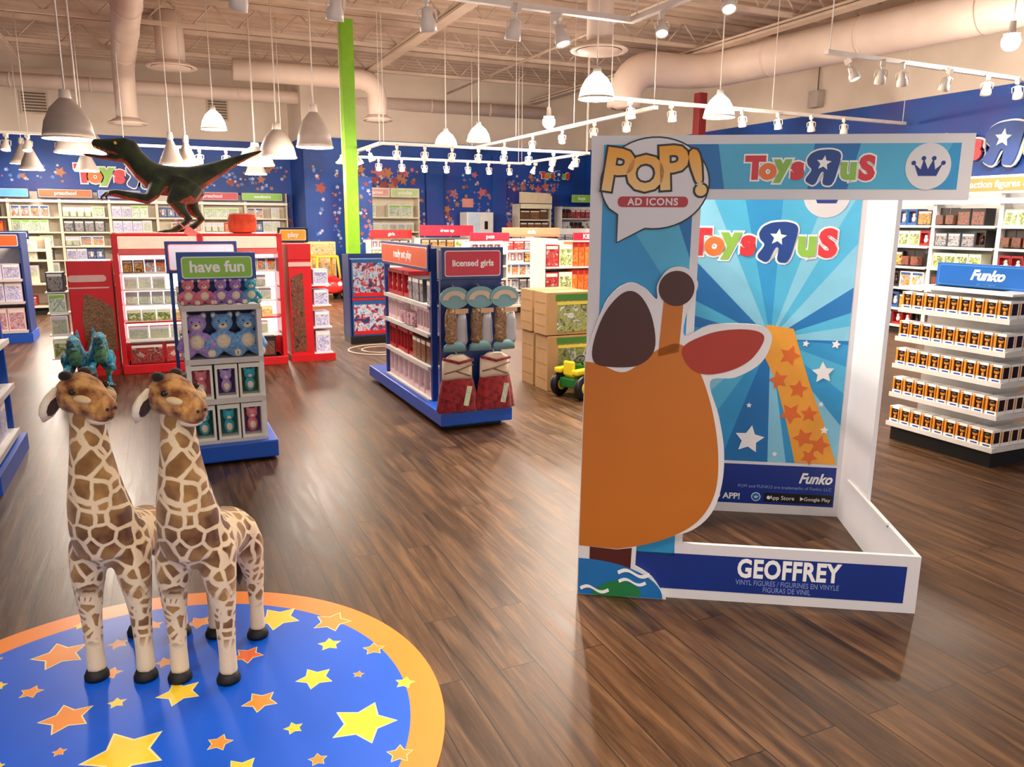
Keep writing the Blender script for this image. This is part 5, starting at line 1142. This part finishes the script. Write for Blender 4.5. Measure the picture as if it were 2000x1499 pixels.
for x, r, w in ((-.11, .12, .06), (.16, .075, .045)):
    for q in (-1, 1):
        y = q * (.15 if x < 0 else .12)
        wh = MB(T(x, y, r) @ RX(90)).lathe([(r * .5, -w / 2), (r * .9, -w / 2), (r, -w / 4), (r, w / 4), (r * .9, w / 2), (r * .5, w / 2)], 20).build('wheel', black, tr)
        MB(T(x, y, r) @ RX(90)).lathe([(.001, -w / 2 - .004), (r * .35, -w / 2 - .004), (r * .5, -w / 2), (r * .5, w / 2), (r * .35, w / 2 + .004), (.001, w / 2 + .004)], 16).build('wheel_hub', ty, wh)
t = thing('trailer_bin', T(4.0, 6.42, 0) @ RZ(20), 'green and yellow toy trailer bin beside the ride-on tractor', 'ride-on toy')
MB().prism([(-.12, .12), (.12, .12), (.15, .28), (-.15, .28)], -.11, .11).build('tub', tg, t); MB().box(-.16, .16, -.12, .12, .28, .31, b=.01).build('rim', ty, t)
for q in (-1, 1):
    wh = MB(T(0, q * .13, .08) @ RX(90)).lathe([(.001, -.02), (.07, -.02), (.08, -.01), (.08, .01), (.07, .02), (.001, .02)], 18).build('wheel', black, t)
    MB(T(0, q * .152, .08) @ RX(90)).lathe([(.001, -.003), (.03, -.003), (.03, .003), (.001, .003)], 14).build('wheel_hub', ty, wh)

# ================================================================== tall boxed toys behind the girls gondola
def tower(x, y, z, w, h, label, pal):
    t = thing('large_boxed_toy', T(x, y, z), label, 'toy box')
    MB().box(0, w, 0, .35, 0, h, b=.004).build('carton', BM_['blue'], t); MB().box(.02, w - .02, -.003, 0, .05, h - .05).build('picture', PAL[pal], t)
    MB().box(.02, w - .02, -.006, -.003, .02, .07).build('red_band', red, t); MB().box(-.003, 0, .03, .32, .05, h - .05).build('side_print', PAL['dark'], t)
tower(2.36, 10.4, .1, .5, .48, 'large blue and red toy box, lower of two stacked behind the green post', 'blue')
tower(2.36, 10.4, .62, .5, .52, 'large blue and red toy box, upper of two stacked behind the green post', 'blue')
t = thing('box_stand', T(2.32, 10.38, 0), 'dark low stand carrying the two large blue toy boxes', 'display')
MB().box(0, .58, 0, .4, 0, .1, b=.005).build('plinth', black, t); MB().box(.0, .02, .0, .4, .1, 1.2).build('side_rail', navy, t); MB().box(.04, .54, .03, .38, .585, .62).build('shelf', red, t); MB().box(.0, .58, .38, .4, .1, 1.2).build('back_panel', navy, t)
# floor ring
c = atZ(745, 684)
tag(MB().tube([(c.x + .42 * cos(a), c.y + .42 * sin(a), .008) for a in [i * 2 * pi / 48 for i in range(49)]], .012, 8).build('wire_ring', mat('ring_pale', 'b8a898', .4)), 'pale wide ring lying flat on the floor left of the girls gondola', 'ring')
tag(MB().tube([(c.x + .25 * cos(a), c.y + .25 * sin(a), .008) for a in [i * 2 * pi / 48 for i in range(49)]], .01, 8).build('wire_ring', MATS['ring_pale']), 'pale small ring lying flat inside the wide ring', 'ring')

# ================================================================== toddler car and its tall box
p = atZ(640, 583)
cr = thing('toddler_car', T(p.x, p.y, 0) @ RZ(8), 'red and yellow plastic toddler car at the end of the central aisle', 'ride-on toy')
cred = mat('car_red', 'd01c18', .3, coat=.4); cyel = mat('car_yellow', 'f0b020', .35)
MB().loft([((0, y, z), (rx, 0, 0), (0, 0, rz)) for y, z, rx, rz in ((-.42, .26, .12, .08), (-.4, .27, .24, .13), (-.25, .29, .3, .17), (0, .32, .31, .2), (.3, .32, .3, .2), (.42, .3, .22, .15), (.44, .3, .1, .1))], 20).build('body', cred, cr)
MB().box(-.24, .24, -.12, .32, .86, .92, b=.028).build('roof', cyel, cr)
for q in (-1, 1):
    for y0, y1 in ((-.14, -.1), (.32, .28)): MB().tube([(q * .25, y0, .42), (q * .22, y1, .88)], .026, 10).build('roof_pillar', cyel, cr)
    MB().ball((q * .14, -.41, .33), (.05, .03, .05), 12).build('headlight', wtext, cr)
    for y in (-.24, .26):
        wh = MB(T(q * .27, y, .1) @ RY(90)).lathe([(.03, -.04), (.09, -.04), (.1, -.02), (.1, .02), (.09, .04), (.03, .04)], 20).build('wheel', black, cr); MB(T(q * .27, y, .1) @ RY(90)).lathe([(.001, -.045), (.05, -.04), (.05, .04), (.001, .045)], 14).build('wheel_hub', cyel, wh)
t = thing('large_boxed_toy', T(p.x - .25, p.y + .75, 0), 'tall toy box printed with yellow and red pictures behind the toddler car', 'toy box')
MB().box(0, .62, 0, .4, 0, 1.18, b=.004).build('carton', BM_['yellow'], t); MB().box(.02, .6, -.003, 0, .1, 1.14).build('picture', PAL['yellow'], t)
t = thing('large_boxed_toy', T(p.x - .62, p.y + .35, 0), 'dark red toy box standing left of the toddler car', 'toy box')
MB().box(0, .3, 0, .35, 0, .78, b=.004).build('carton', BM_['red'], t); MB().box(.02, .28, -.003, 0, .05, .74).build('picture', PAL['red'], t)
t = thing('blue_post_panel', T(4.3, 17.6, 0), 'narrow blue starry post panel just left of the green post', 'post')
pn = MB().box(-.12, .2, -.12, .12, 0, 2.6).build('post_panel', wb, t)
mural(t, T(0, -.121, 0), [(-.1, .18, .2, 2.5, 40, 0)], 9)
